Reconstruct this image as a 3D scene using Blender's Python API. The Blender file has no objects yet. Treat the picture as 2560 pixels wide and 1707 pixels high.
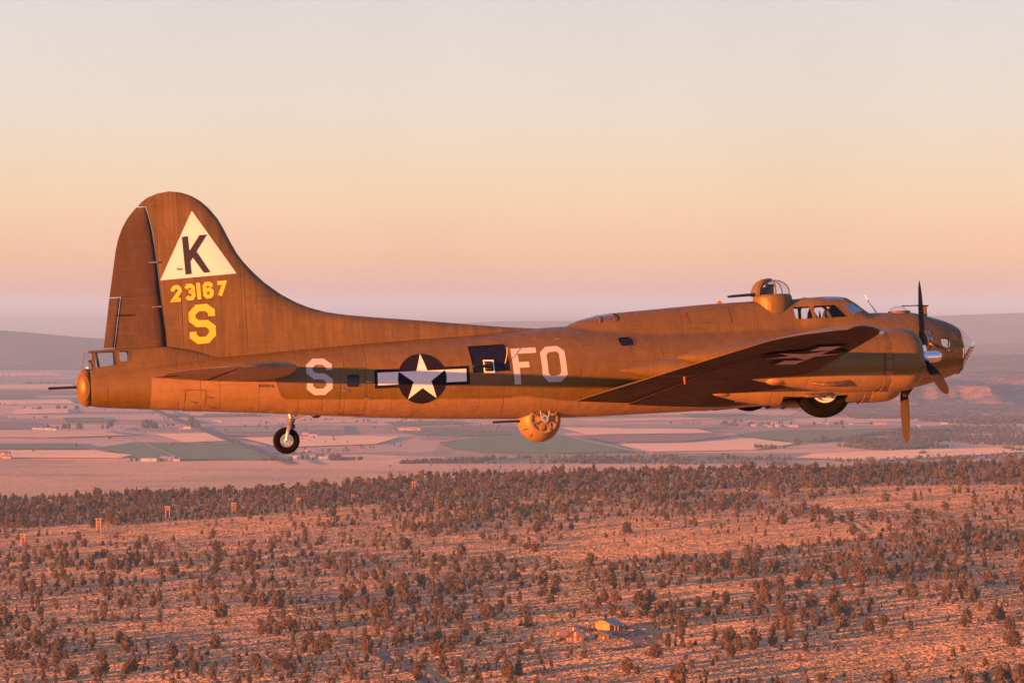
import bpy, bmesh, math, random
import numpy as np
from mathutils import Vector, Matrix
from mathutils.bvhtree import BVHTree
from mathutils.geometry import tessellate_polygon
C = bpy.context.scene.collection
SC = bpy.context.scene
rad = math.radians
# ------------------------------------------------------------------ camera
FPX = 7350.0; HY = 850.0
cam = bpy.data.cameras.new('camera'); cam.lens = 36 * FPX / 2560; cam.sensor_width = 36
cam.clip_start = 1.0; cam.clip_end = 200000; cam.shift_y = -(HY - 853.5) / 2560 * -1
co = bpy.data.objects.new('camera', cam); C.objects.link(co)
co.location = (0, 0, 0); co.rotation_euler = (rad(90), 0, 0)
SC.camera = co
# ------------------------------------------------------------------ light
EXPO = 2.4
SUN_AZ = rad(36.5); SUN_EL = rad(2.6)
SUN_STRENGTH = 5.0
SUN_COL = (1.0, 0.285, 0.045)
SKY_GAIN = 0.164
HAZE_DENS = 4.3e-5
w = bpy.data.worlds.new('World'); SC.world = w; w.use_nodes = True
nt = w.node_tree; nt.nodes.clear()
out = nt.nodes.new('ShaderNodeOutputWorld'); bg = nt.nodes.new('ShaderNodeBackground')
sky = nt.nodes.new('ShaderNodeTexSky'); sky.sky_type = 'NISHITA'; sky.sun_disc = False
sky.sun_elevation = SUN_EL; sky.sun_rotation = rad(270) - SUN_AZ
sky.air_density = 1.5; sky.dust_density = 4.0
tc = nt.nodes.new('ShaderNodeTexCoord'); sep = nt.nodes.new('ShaderNodeSeparateXYZ')
nt.links.new(tc.outputs['Generated'], sep.inputs[0])
mr = nt.nodes.new('ShaderNodeMapRange'); mr.inputs[1].default_value = -0.02; mr.inputs[2].default_value = 0.18
nt.links.new(sep.outputs['Z'], mr.inputs[0])
def lin(c):
    return tuple(((v / 255) / 12.92 if v / 255 <= .04045 else ((v / 255 + .055) / 1.055) ** 2.4) for v in c)
ramp = nt.nodes.new('ShaderNodeValToRGB'); cr = ramp.color_ramp
SKYC = [(-0.02, (1.621, 1.281, 1.497)), (0.0, (1.621, 1.281, 1.497)), (0.0095, (1.621, 1.281, 1.497)), (0.0177, (1.318, 0.763, 0.555)), (0.027, (1.441, 0.782, 0.453)), (0.0476, (1.293, 0.92, 0.567)), (0.075, (1.108, 0.955, 0.783)), (0.113, (0.944, 0.913, 0.891)), (0.18, (0.5, 0.6, 0.85))]
nt.links.new(mr.outputs[0], ramp.inputs[0])
for i, (z, c) in enumerate(SKYC):
    p = (z + .02) / .2
    e = cr.elements[0] if i == 0 else (cr.elements[-1] if i == len(SKYC) - 1 else cr.elements.new(p))
    e.position = p
    e.color = tuple(v / 2.5 for v in c) + (1,)
up = nt.nodes.new('ShaderNodeMapRange'); up.inputs[1].default_value = .15; up.inputs[2].default_value = 1.0
up.inputs[3].default_value = 0; up.inputs[4].default_value = 1
nt.links.new(sep.outputs['Z'], up.inputs[0])
mx = nt.nodes.new('ShaderNodeMix'); mx.data_type = 'RGBA'
nt.links.new(up.outputs[0], mx.inputs[0]); nt.links.new(ramp.outputs[0], mx.inputs[6]); mx.inputs[7].default_value = (.078, .126, .30, 1)
g1 = nt.nodes.new('ShaderNodeVectorMath'); g1.operation = 'SCALE'; g1.inputs[3].default_value = SKY_GAIN * 2.5 * .94
nt.links.new(mx.outputs[2], g1.inputs[0])
g2 = nt.nodes.new('ShaderNodeVectorMath'); g2.operation = 'SCALE'; g2.inputs[3].default_value = .003
nt.links.new(sky.outputs[0], g2.inputs[0])
ad = nt.nodes.new('ShaderNodeVectorMath'); ad.operation = 'ADD'
nt.links.new(g1.outputs[0], ad.inputs[0]); nt.links.new(g2.outputs[0], ad.inputs[1])
cn = nt.nodes.new('ShaderNodeTexNoise'); cn.inputs['Scale'].default_value = 1.0; cn.inputs['Detail'].default_value = 3
cm = nt.nodes.new('ShaderNodeVectorMath'); cm.operation = 'MULTIPLY'; cm.inputs[1].default_value = (9, 9, 5)
nt.links.new(tc.outputs['Generated'], cm.inputs[0]); nt.links.new(cm.outputs[0], cn.inputs['Vector'])
cv = nt.nodes.new('ShaderNodeMapRange'); cv.inputs[1].default_value = .3; cv.inputs[2].default_value = .7; cv.inputs[3].default_value = .962; cv.inputs[4].default_value = 1.038
nt.links.new(cn.outputs[0], cv.inputs[0])
cs = nt.nodes.new('ShaderNodeVectorMath'); cs.operation = 'SCALE'; nt.links.new(ad.outputs[0], cs.inputs[0]); nt.links.new(cv.outputs[0], cs.inputs[3])
nt.links.new(cs.outputs[0], bg.inputs[0]); bg.inputs[1].default_value = 1.0
nt.links.new(bg.outputs[0], out.inputs[0])
sl = bpy.data.lights.new('sun', 'SUN'); sl.energy = SUN_STRENGTH; sl.angle = rad(.5); sl.color = SUN_COL
so = bpy.data.objects.new('sun', sl); C.objects.link(so)
SUN_D = Vector((math.cos(SUN_AZ) * math.cos(SUN_EL), math.sin(SUN_AZ) * math.cos(SUN_EL), -math.sin(SUN_EL)))
so.rotation_euler = SUN_D.to_track_quat('-Z', 'Y').to_euler()
vs = SC.view_settings; vs.view_transform = 'Standard'; vs.look = 'None'; vs.gamma = 1; vs.exposure = EXPO; vs.use_curve_mapping = False
SC.cycles.use_denoising = True
SC.cycles.max_bounces = 8; SC.cycles.transparent_max_bounces = 16; SC.cycles.volume_bounces = 0

# ------------------------------------------------------------------ aircraft frame
PSI = rad(11.5); TH = rad(2.3); PH = rad(2.5)
AO = Vector((0, 72.4, -.60))
AF = Vector((math.cos(PSI) * math.cos(TH), math.sin(PSI) * math.cos(TH), math.sin(TH)))
Y0 = Vector((-math.sin(PSI), math.cos(PSI), 0)); Z0 = AF.cross(Y0)
AY = Y0 * math.cos(PH) - Z0 * math.sin(PH); AZ = Z0 * math.cos(PH) + Y0 * math.sin(PH)
AM = Matrix((( AF.x, AY.x, AZ.x, AO.x), (AF.y, AY.y, AZ.y, AO.y), (AF.z, AY.z, AZ.z, AO.z), (0, 0, 0, 1)))
def P(px, py, s=0.0):
    d = Vector(((px - 1280) / FPX, 1, -(py - HY) / FPX))
    t = (-s + AO.dot(AY)) / d.dot(AY)
    q = d * t - AO
    return q.dot(AF), q.dot(AZ)
def interp(tab, x):
    return float(np.interp(x, [a for a, b in tab], [b for a, b in tab]))
def smooth_tab(tab):
    xs = np.array([a for a, b in tab]); ys = np.array([b for a, b in tab])
    o = np.argsort(xs); xs = xs[o]; ys = ys[o]
    g = np.linspace(xs[0], xs[-1], 600); y = np.interp(g, xs, ys)
    k = np.hanning(19); k /= k.sum(); yp = np.concatenate([2 * y[0] - y[9:0:-1], y, 2 * y[-1] - y[-2:-11:-1]])
    y = np.convolve(yp, k, 'valid')
    return lambda x: float(np.interp(x, g, y))

# ------------------------------------------------------------------ material helpers
class NT:
    def __init__(s, name):
        s.m = bpy.data.materials.new(name); s.m.use_nodes = True; s.t = s.m.node_tree; s.t.nodes.clear()
        s.out = s.n('ShaderNodeOutputMaterial')
    def n(s, t, **k):
        x = s.t.nodes.new(t)
        for a, b in k.items(): setattr(x, a, b)
        return x
    def l(s, a, b): s.t.links.new(a, b)
    def val(s, x, sock):
        if isinstance(x, (int, float)): sock.default_value = x
        elif isinstance(x, tuple): sock.default_value = x if len(x) == len(sock.default_value) else (*x, 1)
        else: s.l(x, sock)
    def math(s, op, a, b=0.0, c=0.0, clamp=False):
        x = s.n('ShaderNodeMath', operation=op); x.use_clamp = clamp
        s.val(a, x.inputs[0]); s.val(b, x.inputs[1]); s.val(c, x.inputs[2]); return x.outputs[0]
    def obj(s):
        return s.n('ShaderNodeTexCoord').outputs['Object']
    def xyz(s, v):
        x = s.n('ShaderNodeSeparateXYZ'); s.l(v, x.inputs[0]); return x.outputs
    def scale(s, v, k):
        x = s.n('ShaderNodeVectorMath', operation='MULTIPLY'); s.l(v, x.inputs[0]); x.inputs[1].default_value = k; return x.outputs[0]
    def noise(s, v, sc, det=3, rough=.55, color=False, dist=0):
        x = s.n('ShaderNodeTexNoise'); s.l(v, x.inputs['Vector']); x.inputs['Scale'].default_value = sc
        x.inputs['Detail'].default_value = det; x.inputs['Roughness'].default_value = rough; x.inputs['Distortion'].default_value = dist
        return x.outputs['Color' if color else 'Fac']
    def mix(s, f, a, b):
        x = s.n('ShaderNodeMix'); x.data_type = 'RGBA'; s.val(f, x.inputs[0]); s.val(a, x.inputs[6]); s.val(b, x.inputs[7]); return x.outputs[2]
    def mapr(s, v, a, b, c=0.0, d=1.0, smooth=False):
        x = s.n('ShaderNodeMapRange'); x.interpolation_type = 'SMOOTHSTEP' if smooth else 'LINEAR'
        s.val(v, x.inputs[0])
        for i, q in enumerate((a, b, c, d)): s.val(q, x.inputs[i + 1])
        return x.outputs[0]
    def ramp(s, v, pts, const=False):
        x = s.n('ShaderNodeValToRGB'); s.l(v, x.inputs[0]); r = x.color_ramp; r.interpolation = 'CONSTANT' if const else 'LINEAR'
        r.elements[0].position = 0; r.elements[1].position = 1
        for i, (p, c) in enumerate(pts):
            e = r.elements[0] if i == 0 else (r.elements[-1] if i == len(pts) - 1 else r.elements.new(p))
            e.position = p; e.color = (*c, 1) if len(c) == 3 else c
        return x.outputs[0]
    def bump(s, h, strength, dist, normal=None):
        x = s.n('ShaderNodeBump'); s.l(h, x.inputs['Height']); x.inputs['Strength'].default_value = strength; x.inputs['Distance'].default_value = dist
        if normal is not None: s.l(normal, x.inputs['Normal'])
        return x.outputs[0]
    def bsdf(s, col, rough=.5, metal=0.0, normal=None, spec=.5, coat=0.0):
        x = s.n('ShaderNodeBsdfPrincipled'); s.val(col, x.inputs['Base Color']); s.val(rough, x.inputs['Roughness']); s.val(metal, x.inputs['Metallic'])
        x.inputs['Specular IOR Level'].default_value = spec; x.inputs['Coat Weight'].default_value = coat
        if normal is not None: s.l(normal, x.inputs['Normal'])
        s.l(x.outputs[0], s.out.inputs[0]); return x
    def jitter_normal(s, v, sc, k, det=2):
        for q in (s.m, getattr(s.m, 'cycles', None)):
            try: q.use_bump_map_correction = False
            except Exception: pass
        """Rough ground: tilts the surface normal with noise."""
        c = s.noise(v, sc, det, .6, color=True)
        a = s.n('ShaderNodeVectorMath', operation='SUBTRACT'); s.l(c, a.inputs[0]); a.inputs[1].default_value = (.5, .5, .5)
        b = s.n('ShaderNodeVectorMath', operation='SCALE'); s.l(a.outputs[0], b.inputs[0]); b.inputs[3].default_value = k
        g = s.n('ShaderNodeNewGeometry')
        d = s.n('ShaderNodeVectorMath', operation='ADD'); s.l(b.outputs[0], d.inputs[0]); s.l(g.outputs['Normal'], d.inputs[1])
        e = s.n('ShaderNodeVectorMath', operation='NORMALIZE'); s.l(d.outputs[0], e.inputs[0]); return e.outputs[0]

OLIVE = (.084, .049, .009); GREY = (.185, .110, .050)
def lines(T, x, offs, w_):
    """dark thin lines where x equals one of the given stations"""
    acc = None
    for o in offs:
        d = T.math('ABSOLUTE', T.math('SUBTRACT', x, o))
        l_ = T.mapr(d, 0.0, w_, 1.0, 0.0)
        acc = l_ if acc is None else T.math('MAXIMUM', acc, l_)
    return acc
def rep_lines(T, x, period, w_, off=0.0):
    m = T.math('PINGPONG', T.math('ADD', x, off), period / 2)
    return T.mapr(m, 0.0, w_, 1.0, 0.0)
def paint(name, mode='olive', zone=None, seams=(), rep=None, streaks=False, rough=.44):
    T = NT(name); o = T.obj(); X = T.xyz(o)
    n1 = T.noise(o, 1.3, 4); n2 = T.noise(T.scale(o, (1.2, 1, .35)), 7, 5, .6); n3 = T.noise(o, 45, 2)
    ol = T.mix(T.mapr(n1, .3, .7), OLIVE, (.106, .061, .011)); ol = T.mix(T.mapr(n2, .45, .75), ol, (.076, .044, .008))
    gr = T.mix(T.mapr(n1, .3, .7), GREY, (.160, .095, .043)); gr = T.mix(T.mapr(n2, .5, .8), gr, (.135, .076, .034))
    if mode == 'olive': col = ol
    elif mode == 'grey': col = gr
    elif mode == 'grey_shaded': col = T.mix(T.mapr(n1, .3, .7), (.066, .046, .040), (.048, .034, .030)); col = T.mix(T.mapr(T.noise(T.scale(o, (.6, 5, 1)), 2, 4, .6), .5, .75), col, (.035, .024, .020))  # same grey, darkened so the shade under the wings sits in the colour
    elif mode == 'rudder': col = T.mix(T.mapr(n1, .3, .7), (.030, .015, .010), (.036, .018, .012))
    else: col = T.mix(zone(T, X, o), ol, gr)
    if streaks:
        st = T.noise(T.scale(o, (9, 1, .35)), 1.0, 3, .6)
        col = T.mix(T.mapr(st, .5, .78, 0, .55), col, (.15, .085, .026))
        col = T.mix(T.mapr(st, .5, .25, 0, .5), col, (.055, .036, .014))
    drt = T.noise(T.scale(o, (.5, 1, 5)), 2.2, 5, .65)
    col = T.mix(T.mapr(drt, .54, .78, 0, .3), col, (.034, .022, .010)); col = T.mix(T.mapr(drt, .46, .28, 0, .15), col, (.17, .11, .05))
    seam = None
    if seams: seam = lines(T, X[0], seams, .020)
    if rep:
        for ax, per, wd, off in rep:
            q = rep_lines(T, X[ax], per, wd, off); seam = q if seam is None else T.math('MAXIMUM', seam, q)
    if seam is not None:
        # each run of seam is stronger or fainter with wear
        seam = T.math('MULTIPLY', seam, T.mapr(T.noise(o, 2.2, 2), .35, .65, .15, 1.0))
        col = T.mix(T.math('MULTIPLY', seam, .55), col, (.045, .032, .018))
    spk = T.mapr(n3, .76, .84); col = T.mix(T.math('MULTIPLY', spk, .35), col, (.3, .26, .2))
    h = T.noise(T.scale(o, (1.8, 1.8, 1.4)), 1.6, 2, .5)
    nb = T.bump(h, .8, .03)
    if seam is not None: nb = T.bump(T.math('MULTIPLY', seam, -1.0), .6, .008, nb)
    T.bsdf(col, T.mapr(n2, .3, .7, rough - .06, rough + .12) if mode != 'grey_shaded' else .85, 0.0, nb, .35 if mode != 'grey_shaded' else .04)
    return T.m
def plain(name, col, rough=.5, metal=0.0, var=.15, sc=12, bump=.15, spec=.5, coat=0.0):
    T = NT(name); o = T.obj(); n = T.noise(o, sc, 4)
    c2 = tuple(max(0, v * (1 - var)) for v in col); c1 = tuple(min(1, v * (1 + var)) for v in col)
    T.bsdf(T.mix(T.mapr(n, .3, .7), c1, c2), rough, metal, T.bump(n, bump, .01) if bump else None, spec, coat)
    return T.m
def glass(name, tint=(1, 1, 1), refl=.12, rough=.02, opaque=0.0):
    T = NT(name)
    tr = T.n('ShaderNodeBsdfTransparent'); tr.inputs[0].default_value = (*tint, 1)
    gl = T.n('ShaderNodeBsdfGlossy'); gl.inputs['Roughness'].default_value = rough; gl.inputs['Color'].default_value = (1, 1, 1, 1)
    g_ = T.n('ShaderNodeNewGeometry'); dp = T.n('ShaderNodeVectorMath', operation='DOT_PRODUCT'); T.l(g_.outputs['Incoming'], dp.inputs[0]); T.l(g_.outputs['Normal'], dp.inputs[1])
    f = T.math('ADD', refl, T.math('MULTIPLY', T.math('POWER', T.math('SUBTRACT', 1.0, T.math('ABSOLUTE', dp.outputs['Value'])), 2.6), .8), clamp=True)
    mxs = T.n('ShaderNodeMixShader'); T.l(f, mxs.inputs[0]); T.l(tr.outputs[0], mxs.inputs[1]); T.l(gl.outputs[0], mxs.inputs[2])
    T.l(mxs.outputs[0], T.out.inputs[0]); return T.m

# ------------------------------------------------------------------ mesh helpers
class MB:
    def __init__(s): s.v = []; s.f = []; s.mi = []; s.cur = 0
    def add(s, v, f):
        b = len(s.v); s.v += [tuple(x) for x in v]
        for q in f: s.f.append(tuple(b + i for i in q)); s.mi.append(s.cur)
        return s
    def box(s, c, d, rot=None):
        M = rot or Matrix.Identity(3)
        v = [Vector(c) + M @ Vector((d[0] / 2 * a, d[1] / 2 * b, d[2] / 2 * e)) for a in (-1, 1) for b in (-1, 1) for e in (-1, 1)]
        return s.add(v, [(0, 1, 3, 2), (4, 6, 7, 5), (0, 4, 5, 1), (2, 3, 7, 6), (0, 2, 6, 4), (1, 5, 7, 3)])
    def tube(s, pts, r, n=10, cap=True):
        pts = [Vector(p) for p in pts]; rs = r if isinstance(r, (list, tuple)) else [r] * len(pts)
        rings = []; prev = None
        for i, p in enumerate(pts):
            d = (pts[min(i + 1, len(pts) - 1)] - pts[max(i - 1, 0)]).normalized()
            a = d.orthogonal().normalized() if prev is None else (prev - d * prev.dot(d)).normalized()
            prev = a; b = d.cross(a)
            rings.append([p + (a * math.cos(2 * math.pi * k / n) + b * math.sin(2 * math.pi * k / n)) * rs[i] for k in range(n)])
        v = [q for R in rings for q in R]; f = []
        for i in range(len(pts) - 1):
            for k in range(n): f.append((i * n + k, i * n + (k + 1) % n, (i + 1) * n + (k + 1) % n, (i + 1) * n + k))
        if cap: f.append(tuple(range(n))[::-1]); f.append(tuple((len(pts) - 1) * n + k for k in range(n)))
        return s.add(v, f)
    def lathe(s, c, axis, prof, n=32, closed=False):
        """prof: (distance along the axis, radius)"""
        c = Vector(c); ax = Vector(axis).normalized(); a = ax.orthogonal().normalized(); b = ax.cross(a); v = []; f = []
        for (t, r) in prof:
            for k in range(n):
                q = 2 * math.pi * k / n; v.append(c + ax * t + (a * math.cos(q) + b * math.sin(q)) * r)
        for i in range(len(prof) - 1):
            for k in range(n): f.append((i * n + k, i * n + (k + 1) % n, (i + 1) * n + (k + 1) % n, (i + 1) * n + k))
        return s.add(v, f)
    def ell(s, c, r, n=20, m=12, lo=-90, hi=90, rot=None):
        v = []; f = []; M = rot or Matrix.Identity(3)
        for i in range(m + 1):
            t = rad(lo + (hi - lo) * i / m)
            for k in range(n):
                q = 2 * math.pi * k / n
                v.append(Vector(c) + M @ Vector((r[0] * math.cos(t) * math.cos(q), r[1] * math.cos(t) * math.sin(q), r[2] * math.sin(t))))
        for i in range(m):
            for k in range(n): f.append((i * n + k, i * n + (k + 1) % n, (i + 1) * n + (k + 1) % n, (i + 1) * n + k))
        return s.add(v, f)
    def build(s, name, mat, parent=None, smooth=True, angle=35, fix=True):
        me = bpy.data.meshes.new(name); me.from_pydata([tuple(x) for x in s.v], [], s.f)
        for m in (mat if isinstance(mat, (list, tuple)) else [mat]): me.materials.append(m)
        me.polygons.foreach_set('material_index', s.mi)
        return link(name, me, parent, smooth, angle, fix)
def link(name, me, parent=None, smooth=True, angle=35, fix=True):
    if fix:
        bm = bmesh.new(); bm.from_mesh(me); bmesh.ops.remove_doubles(bm, verts=bm.verts, dist=1e-5)
        bmesh.ops.dissolve_degenerate(bm, dist=1e-6, edges=bm.edges)
        bmesh.ops.recalc_face_normals(bm, faces=bm.faces); bm.to_mesh(me); bm.free()
    me.validate()
    if smooth:
        me.polygons.foreach_set('use_smooth', [True] * len(me.polygons))
        try: me.set_sharp_from_angle(angle=rad(angle))
        except Exception: pass
    o = bpy.data.objects.new(name, me); C.objects.link(o); o.parent = parent
    return o
def tag(o, label=None, cat=None, group=None, kind=None):
    if label: o['label'] = label
    if cat: o['category'] = cat
    if group: o['group'] = group
    if kind: o['kind'] = kind
    return o
def empty(name, loc=(0, 0, 0), rz=0):
    o = bpy.data.objects.new(name, None); C.objects.link(o); o.location = loc; o.rotation_euler = (0, 0, rz); o.empty_display_size = .1
    return o
def copy_tree(o, parent=None):
    c = o.copy(); C.objects.link(c); c.parent = parent
    for ch in list(o.children): copy_tree(ch, c)
    return c
def surf(grid, closed_u=True):
    """list of rings (same length) -> verts, faces"""
    n = len(grid[0]); v = [p for r in grid for p in r]; f = []
    for i in range(len(grid) - 1):
        for k in range(n if closed_u else n - 1):
            f.append((i * n + k, i * n + (k + 1) % n, (i + 1) * n + (k + 1) % n, (i + 1) * n + k))
    return v, f
# ================================================================== TERRAIN
rng = np.random.default_rng(7)
ZP, ZV = -160.0, -262.0
def vnoise(x, y, seed):
    """smooth value noise on arrays"""
    xi = np.floor(x).astype(np.int64); yi = np.floor(y).astype(np.int64); fx = x - xi; fy = y - yi
    def h(a, b):
        n = (a * 374761393 + b * 668265263 + seed * 1442695041) & 0x7fffffff
        n = ((n ^ (n >> 13)) * 1274126177) & 0x7fffffff
        return ((n ^ (n >> 16)) & 0xffff) / 65535.0
    sx = fx * fx * (3 - 2 * fx); sy = fy * fy * (3 - 2 * fy)
    return (h(xi, yi) * (1 - sx) + h(xi + 1, yi) * sx) * (1 - sy) + (h(xi, yi + 1) * (1 - sx) + h(xi + 1, yi + 1) * sx) * sy
def fbm(x, y, seed, o=4):
    a, s, t = 1.0, 0, 0
    for i in range(o): s = s + a * vnoise(x * 2 ** i, y * 2 ** i, seed + i * 17); t += a; a *= .5
    return s / t - .5
EDGE = [(-400, 1250), (0, 1246), (300, 1236), (620, 1226), (850, 1214), (1000, 1200), (1150, 1190), (1400, 1182), (1850, 1176), (2200, 1168), (2560, 1156), (3000, 1140)]
TX, TY = .028, .021      # the near bench tilts gently up towards the east and north
def tilt(X, Y): return TY * (np.clip(Y, 700, 4600) - 2300) + TX * np.clip(X, -1300, 1300)
def edge_y(X, Y):
    px = 1280 + FPX * X / np.maximum(Y, 1)
    py = np.interp(px, [a for a, b in EDGE], [b for a, b in EDGE])
    return (-ZP + TY * 2300) / ((py - HY) / FPX + TY + TX * (px - 1280) / FPX) + fbm(X / 220, Y / 400, 5) * 160
def gz(X, Y):
    X = np.asarray(X, float); Y = np.asarray(Y, float)
    near = fbm(X / 420, Y / 420, 11) * 4.5 + fbm(X / 90, Y / 90, 3, 2) * .9
    e = edge_y(X, Y); t = np.clip((Y - e) / 450, 0, 1); t = t * t * (3 - 2 * t)
    far = fbm(X / 2500, Y / 2500, 21, 3) * 5
    z = (ZP + tilt(X, Y) * np.clip((Y - 150) / 500, 0, 1) + near * np.clip((Y - 150) / 300, 0, 1)) * (1 - t) + (ZV + far) * t
    # rolling wooded rise at the far side of the grass plain, to the east
    return z
def pxg(px, py, z=ZV):
    d = -z * FPX / (py - HY); return (px - 1280) / FPX * d, d
rs = np.concatenate([[0.5], np.geomspace(60, 1000, 26), np.geomspace(1030, 7500, 360), np.geomspace(7700, 70000, 110)])
an = np.concatenate([np.linspace(-13, 13, 420)]); an = np.concatenate([an, np.linspace(14.5, 345.5, 90)]) * math.pi / 180
R_, A_g = np.meshgrid(rs, an, indexing='ij'); R_ = np.minimum(R_, np.minimum(17500 / np.maximum(1e-6, abs(np.sin(A_g))), np.where(np.cos(A_g) < 0, 500 / np.maximum(1e-6, -np.cos(A_g)), 1e9))); GX = R_ * np.sin(A_g); GY = R_ * np.cos(A_g)
GZ = np.where(GY > 100, gz(GX, np.maximum(GY, 1)), ZP)
bl = np.clip((GY - 100) / 600, 0, 1); GZ = GZ * bl + ZP * (1 - bl)
def grid_mesh(name, X, Y, Z, mat, wrap=False):
    nr, nc = X.shape; v = np.stack([X, Y, Z], -1).reshape(-1, 3)
    i, k = np.meshgrid(np.arange(nr - 1), np.arange(nc if wrap else nc - 1), indexing='ij'); k2 = (k + 1) % nc
    f = np.stack([i * nc + k, i * nc + k2, (i + 1) * nc + k2, (i + 1) * nc + k], -1).reshape(-1, 4)
    return np_mesh(name, v, f, mat)
def np_mesh(name, v, f, mats, mi=None, smooth=True):
    me = bpy.data.meshes.new(name); n = f.shape[1]
    me.vertices.add(len(v)); me.vertices.foreach_set('co', np.ascontiguousarray(v, np.float32).ravel())
    me.loops.add(f.size); me.loops.foreach_set('vertex_index', np.ascontiguousarray(f, np.int32).ravel())
    me.polygons.add(len(f)); me.polygons.foreach_set('loop_start', np.arange(0, f.size, n, dtype=np.int32))
    try: me.polygons.foreach_set('loop_total', np.full(len(f), n, np.int32))
    except Exception: pass
    for m_ in (mats if isinstance(mats, list) else [mats]): me.materials.append(m_)
    if mi is not None: me.polygons.foreach_set('material_index', np.asarray(mi, np.int32))
    me.polygons.foreach_set('use_smooth', np.full(len(f), smooth)); me.update(calc_edges=True)
    o = bpy.data.objects.new(name, me); C.objects.link(o); return o
def ground_mat():
    T = NT('dry_rangeland'); o = T.obj(); X = T.xyz(o)
    # near: bunch grass, sage and bare soil; far: the farmed valley
    a = T.noise(o, 1 / 60, 5, .6); b = T.noise(T.scale(o, (1, .55, 1)), 1 / 7, 4, .65); c = T.noise(o, 1.1, 3, .6); s = T.noise(T.scale(o, (.6, 1.4, 1)), 1 / 150, 3)
    soil = T.mix(T.mapr(a, .35, .65), (.60, .33, .145), (.42, .245, .12))
    soil = T.mix(T.mapr(b, .45, .68), soil, (.72, .39, .16))
    soil = T.mix(T.mapr(c, .50, .60), soil, (.13, .10, .075)); soil = T.mix(T.mapr(T.noise(T.scale(o, (.5, 1.2, 1)), 1 / 14, 4, .65), .52, .66, 0, .75), soil, (.17, .125, .09))
    soil = T.mix(T.mapr(s, .5, .7, 0, .5), soil, (.20, .165, .15))
    grass = T.mix(T.mapr(T.noise(T.scale(o, (1, .4, 1)), 1 / 300, 5, .6), .35, .65), (.54, .345, .20), (.43, .29, .18))
    grass = T.mix(T.mapr(T.noise(o, 1 / 25, 3), .55, .75), grass, (.24, .185, .165))
    grass = T.mix(T.mapr(T.noise(T.scale(o, (.3, 1, 1)), 1 / 120, 4), .52, .62, 0, .6), grass, (.25, .20, .185))
    v = T.n('ShaderNodeTexVoronoi'); v.distance = 'CHEBYCHEV'; v.inputs['Scale'].default_value = 1.0; v.inputs['Randomness'].default_value = .75
    T.l(T.scale(o, (1 / 900, 1 / 650, 0)), v.inputs['Vector'])
    rc = T.xyz(v.outputs['Color'])[0]
    fc = T.ramp(rc, [(0, (.62, .38, .25)), (.2, (.48, .32, .24)), (.34, (.19, .22, .15)), (.46, (.68, .41, .26)), (.62, (.27, .20, .18)), (.72, (.54, .36, .28)), (.85, (.17, .20, .14)), (.92, (.64, .38, .26))], True)
    v2 = T.n('ShaderNodeTexVoronoi'); v2.distance = 'CHEBYCHEV'; v2.inputs['Randomness'].default_value = .5; T.l(T.scale(o, (1 / 300, 1 / 260, 0)), v2.inputs['Vector'])
    fc = T.mix(T.mapr(T.xyz(v2.outputs['Color'])[1], .3, .8, 0, .4), fc, (.50, .33, .26))
    fc = T.mix(T.mapr(T.noise(T.scale(o, (.25, 1, 1)), 1 / 90, 4), .4, .7, 0, .3), fc, (.34, .25, .20))
    # fields give way to dry scrub on the far benches
    fmask = T.mapr(T.math('ADD', X[1], T.math('MULTIPLY', T.noise(o, 1 / 900, 2), 900.0)), 6500, 6900)
    val = T.mix(fmask, grass, fc)
    high = T.mapr(X[2], ZV + 25, ZP - 12)
    col = T.mix(high, val, soil)
    nrm = T.jitter_normal(o, .55, 4.2, 2)
    T.bsdf(col, .95, 0, nrm, .05); return T.m
M_ground = ground_mat()
g_ = grid_mesh('ground', GX, GY, GZ, M_ground, True); tag(g_, kind='structure')
def scrub(name, c1_, c2_, sc=1 / 400, c3=None, k=3.2):
    T = NT(name); o = T.obj(); a = T.noise(o, sc, 6, .62); col = T.mix(T.mapr(a, .38, .62), c1_, c2_)
    if c3: col = T.mix(T.mapr(T.noise(T.scale(o, (1, 1, 3)), sc * 4, 5, .6), .55, .66), col, c3)
    T.bsdf(col, .95, 0, T.jitter_normal(o, .05, k, 3), .05); return T.m
def hill(name, prof, base_y, depth, mat, rough=8, seed=1, ztop=None, label=None, front=.3, n=220, m_=60):
    """a long ridge: prof gives its skyline (pixel column, height above the valley in metres); base_y sets its distance"""
    d0 = -ZV * FPX / (base_y - HY)
    xs = np.linspace(prof[0][0], prof[-1][0], n); T_ = np.linspace(0, 1, m_)
    Xp, Tt = np.meshgrid(xs, T_, indexing='ij')
    D = d0 + depth * Tt; Xw = (Xp - 1280) / FPX * (d0 + depth * front); H = np.interp(Xp, [a for a, b in prof], [b for a, b in prof])
    sh = np.where(Tt < front, (Tt / front) ** 1.0, 1 - .4 * ((Tt - front) / (1 - front)) ** 2); sh = np.where(Tt < front, sh * sh * (3 - 2 * sh), sh)
    Z = ZV - 8 + (H + 8) * sh + fbm(Xw / 900, D / 900, seed, 5) * rough * np.minimum(1, sh * 2.5) * 2 + fbm(Xw / 160, D / 160, seed + 9, 3) * rough * .35
    Z = np.where(Tt > .995, ZV - 10, Z)
    o = grid_mesh(name, Xw, D, Z, mat); return tag(o, kind='structure')
M_hill = scrub('wooded_hillside', (.035, .032, .035), (.065, .055, .055), 1 / 700, (.12, .09, .08))
M_cliff = scrub('rimrock_scrub', (.12, .10, .09), (.20, .15, .125), 1 / 300, (.30, .19, .14))
def hz(y, base, front, depth, ztop=0):
    """height above the valley that puts a crest at this pixel row"""
    d = -ZV * FPX / (base - HY) + depth * front; return (HY - y) / FPX * d - ZV
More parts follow.
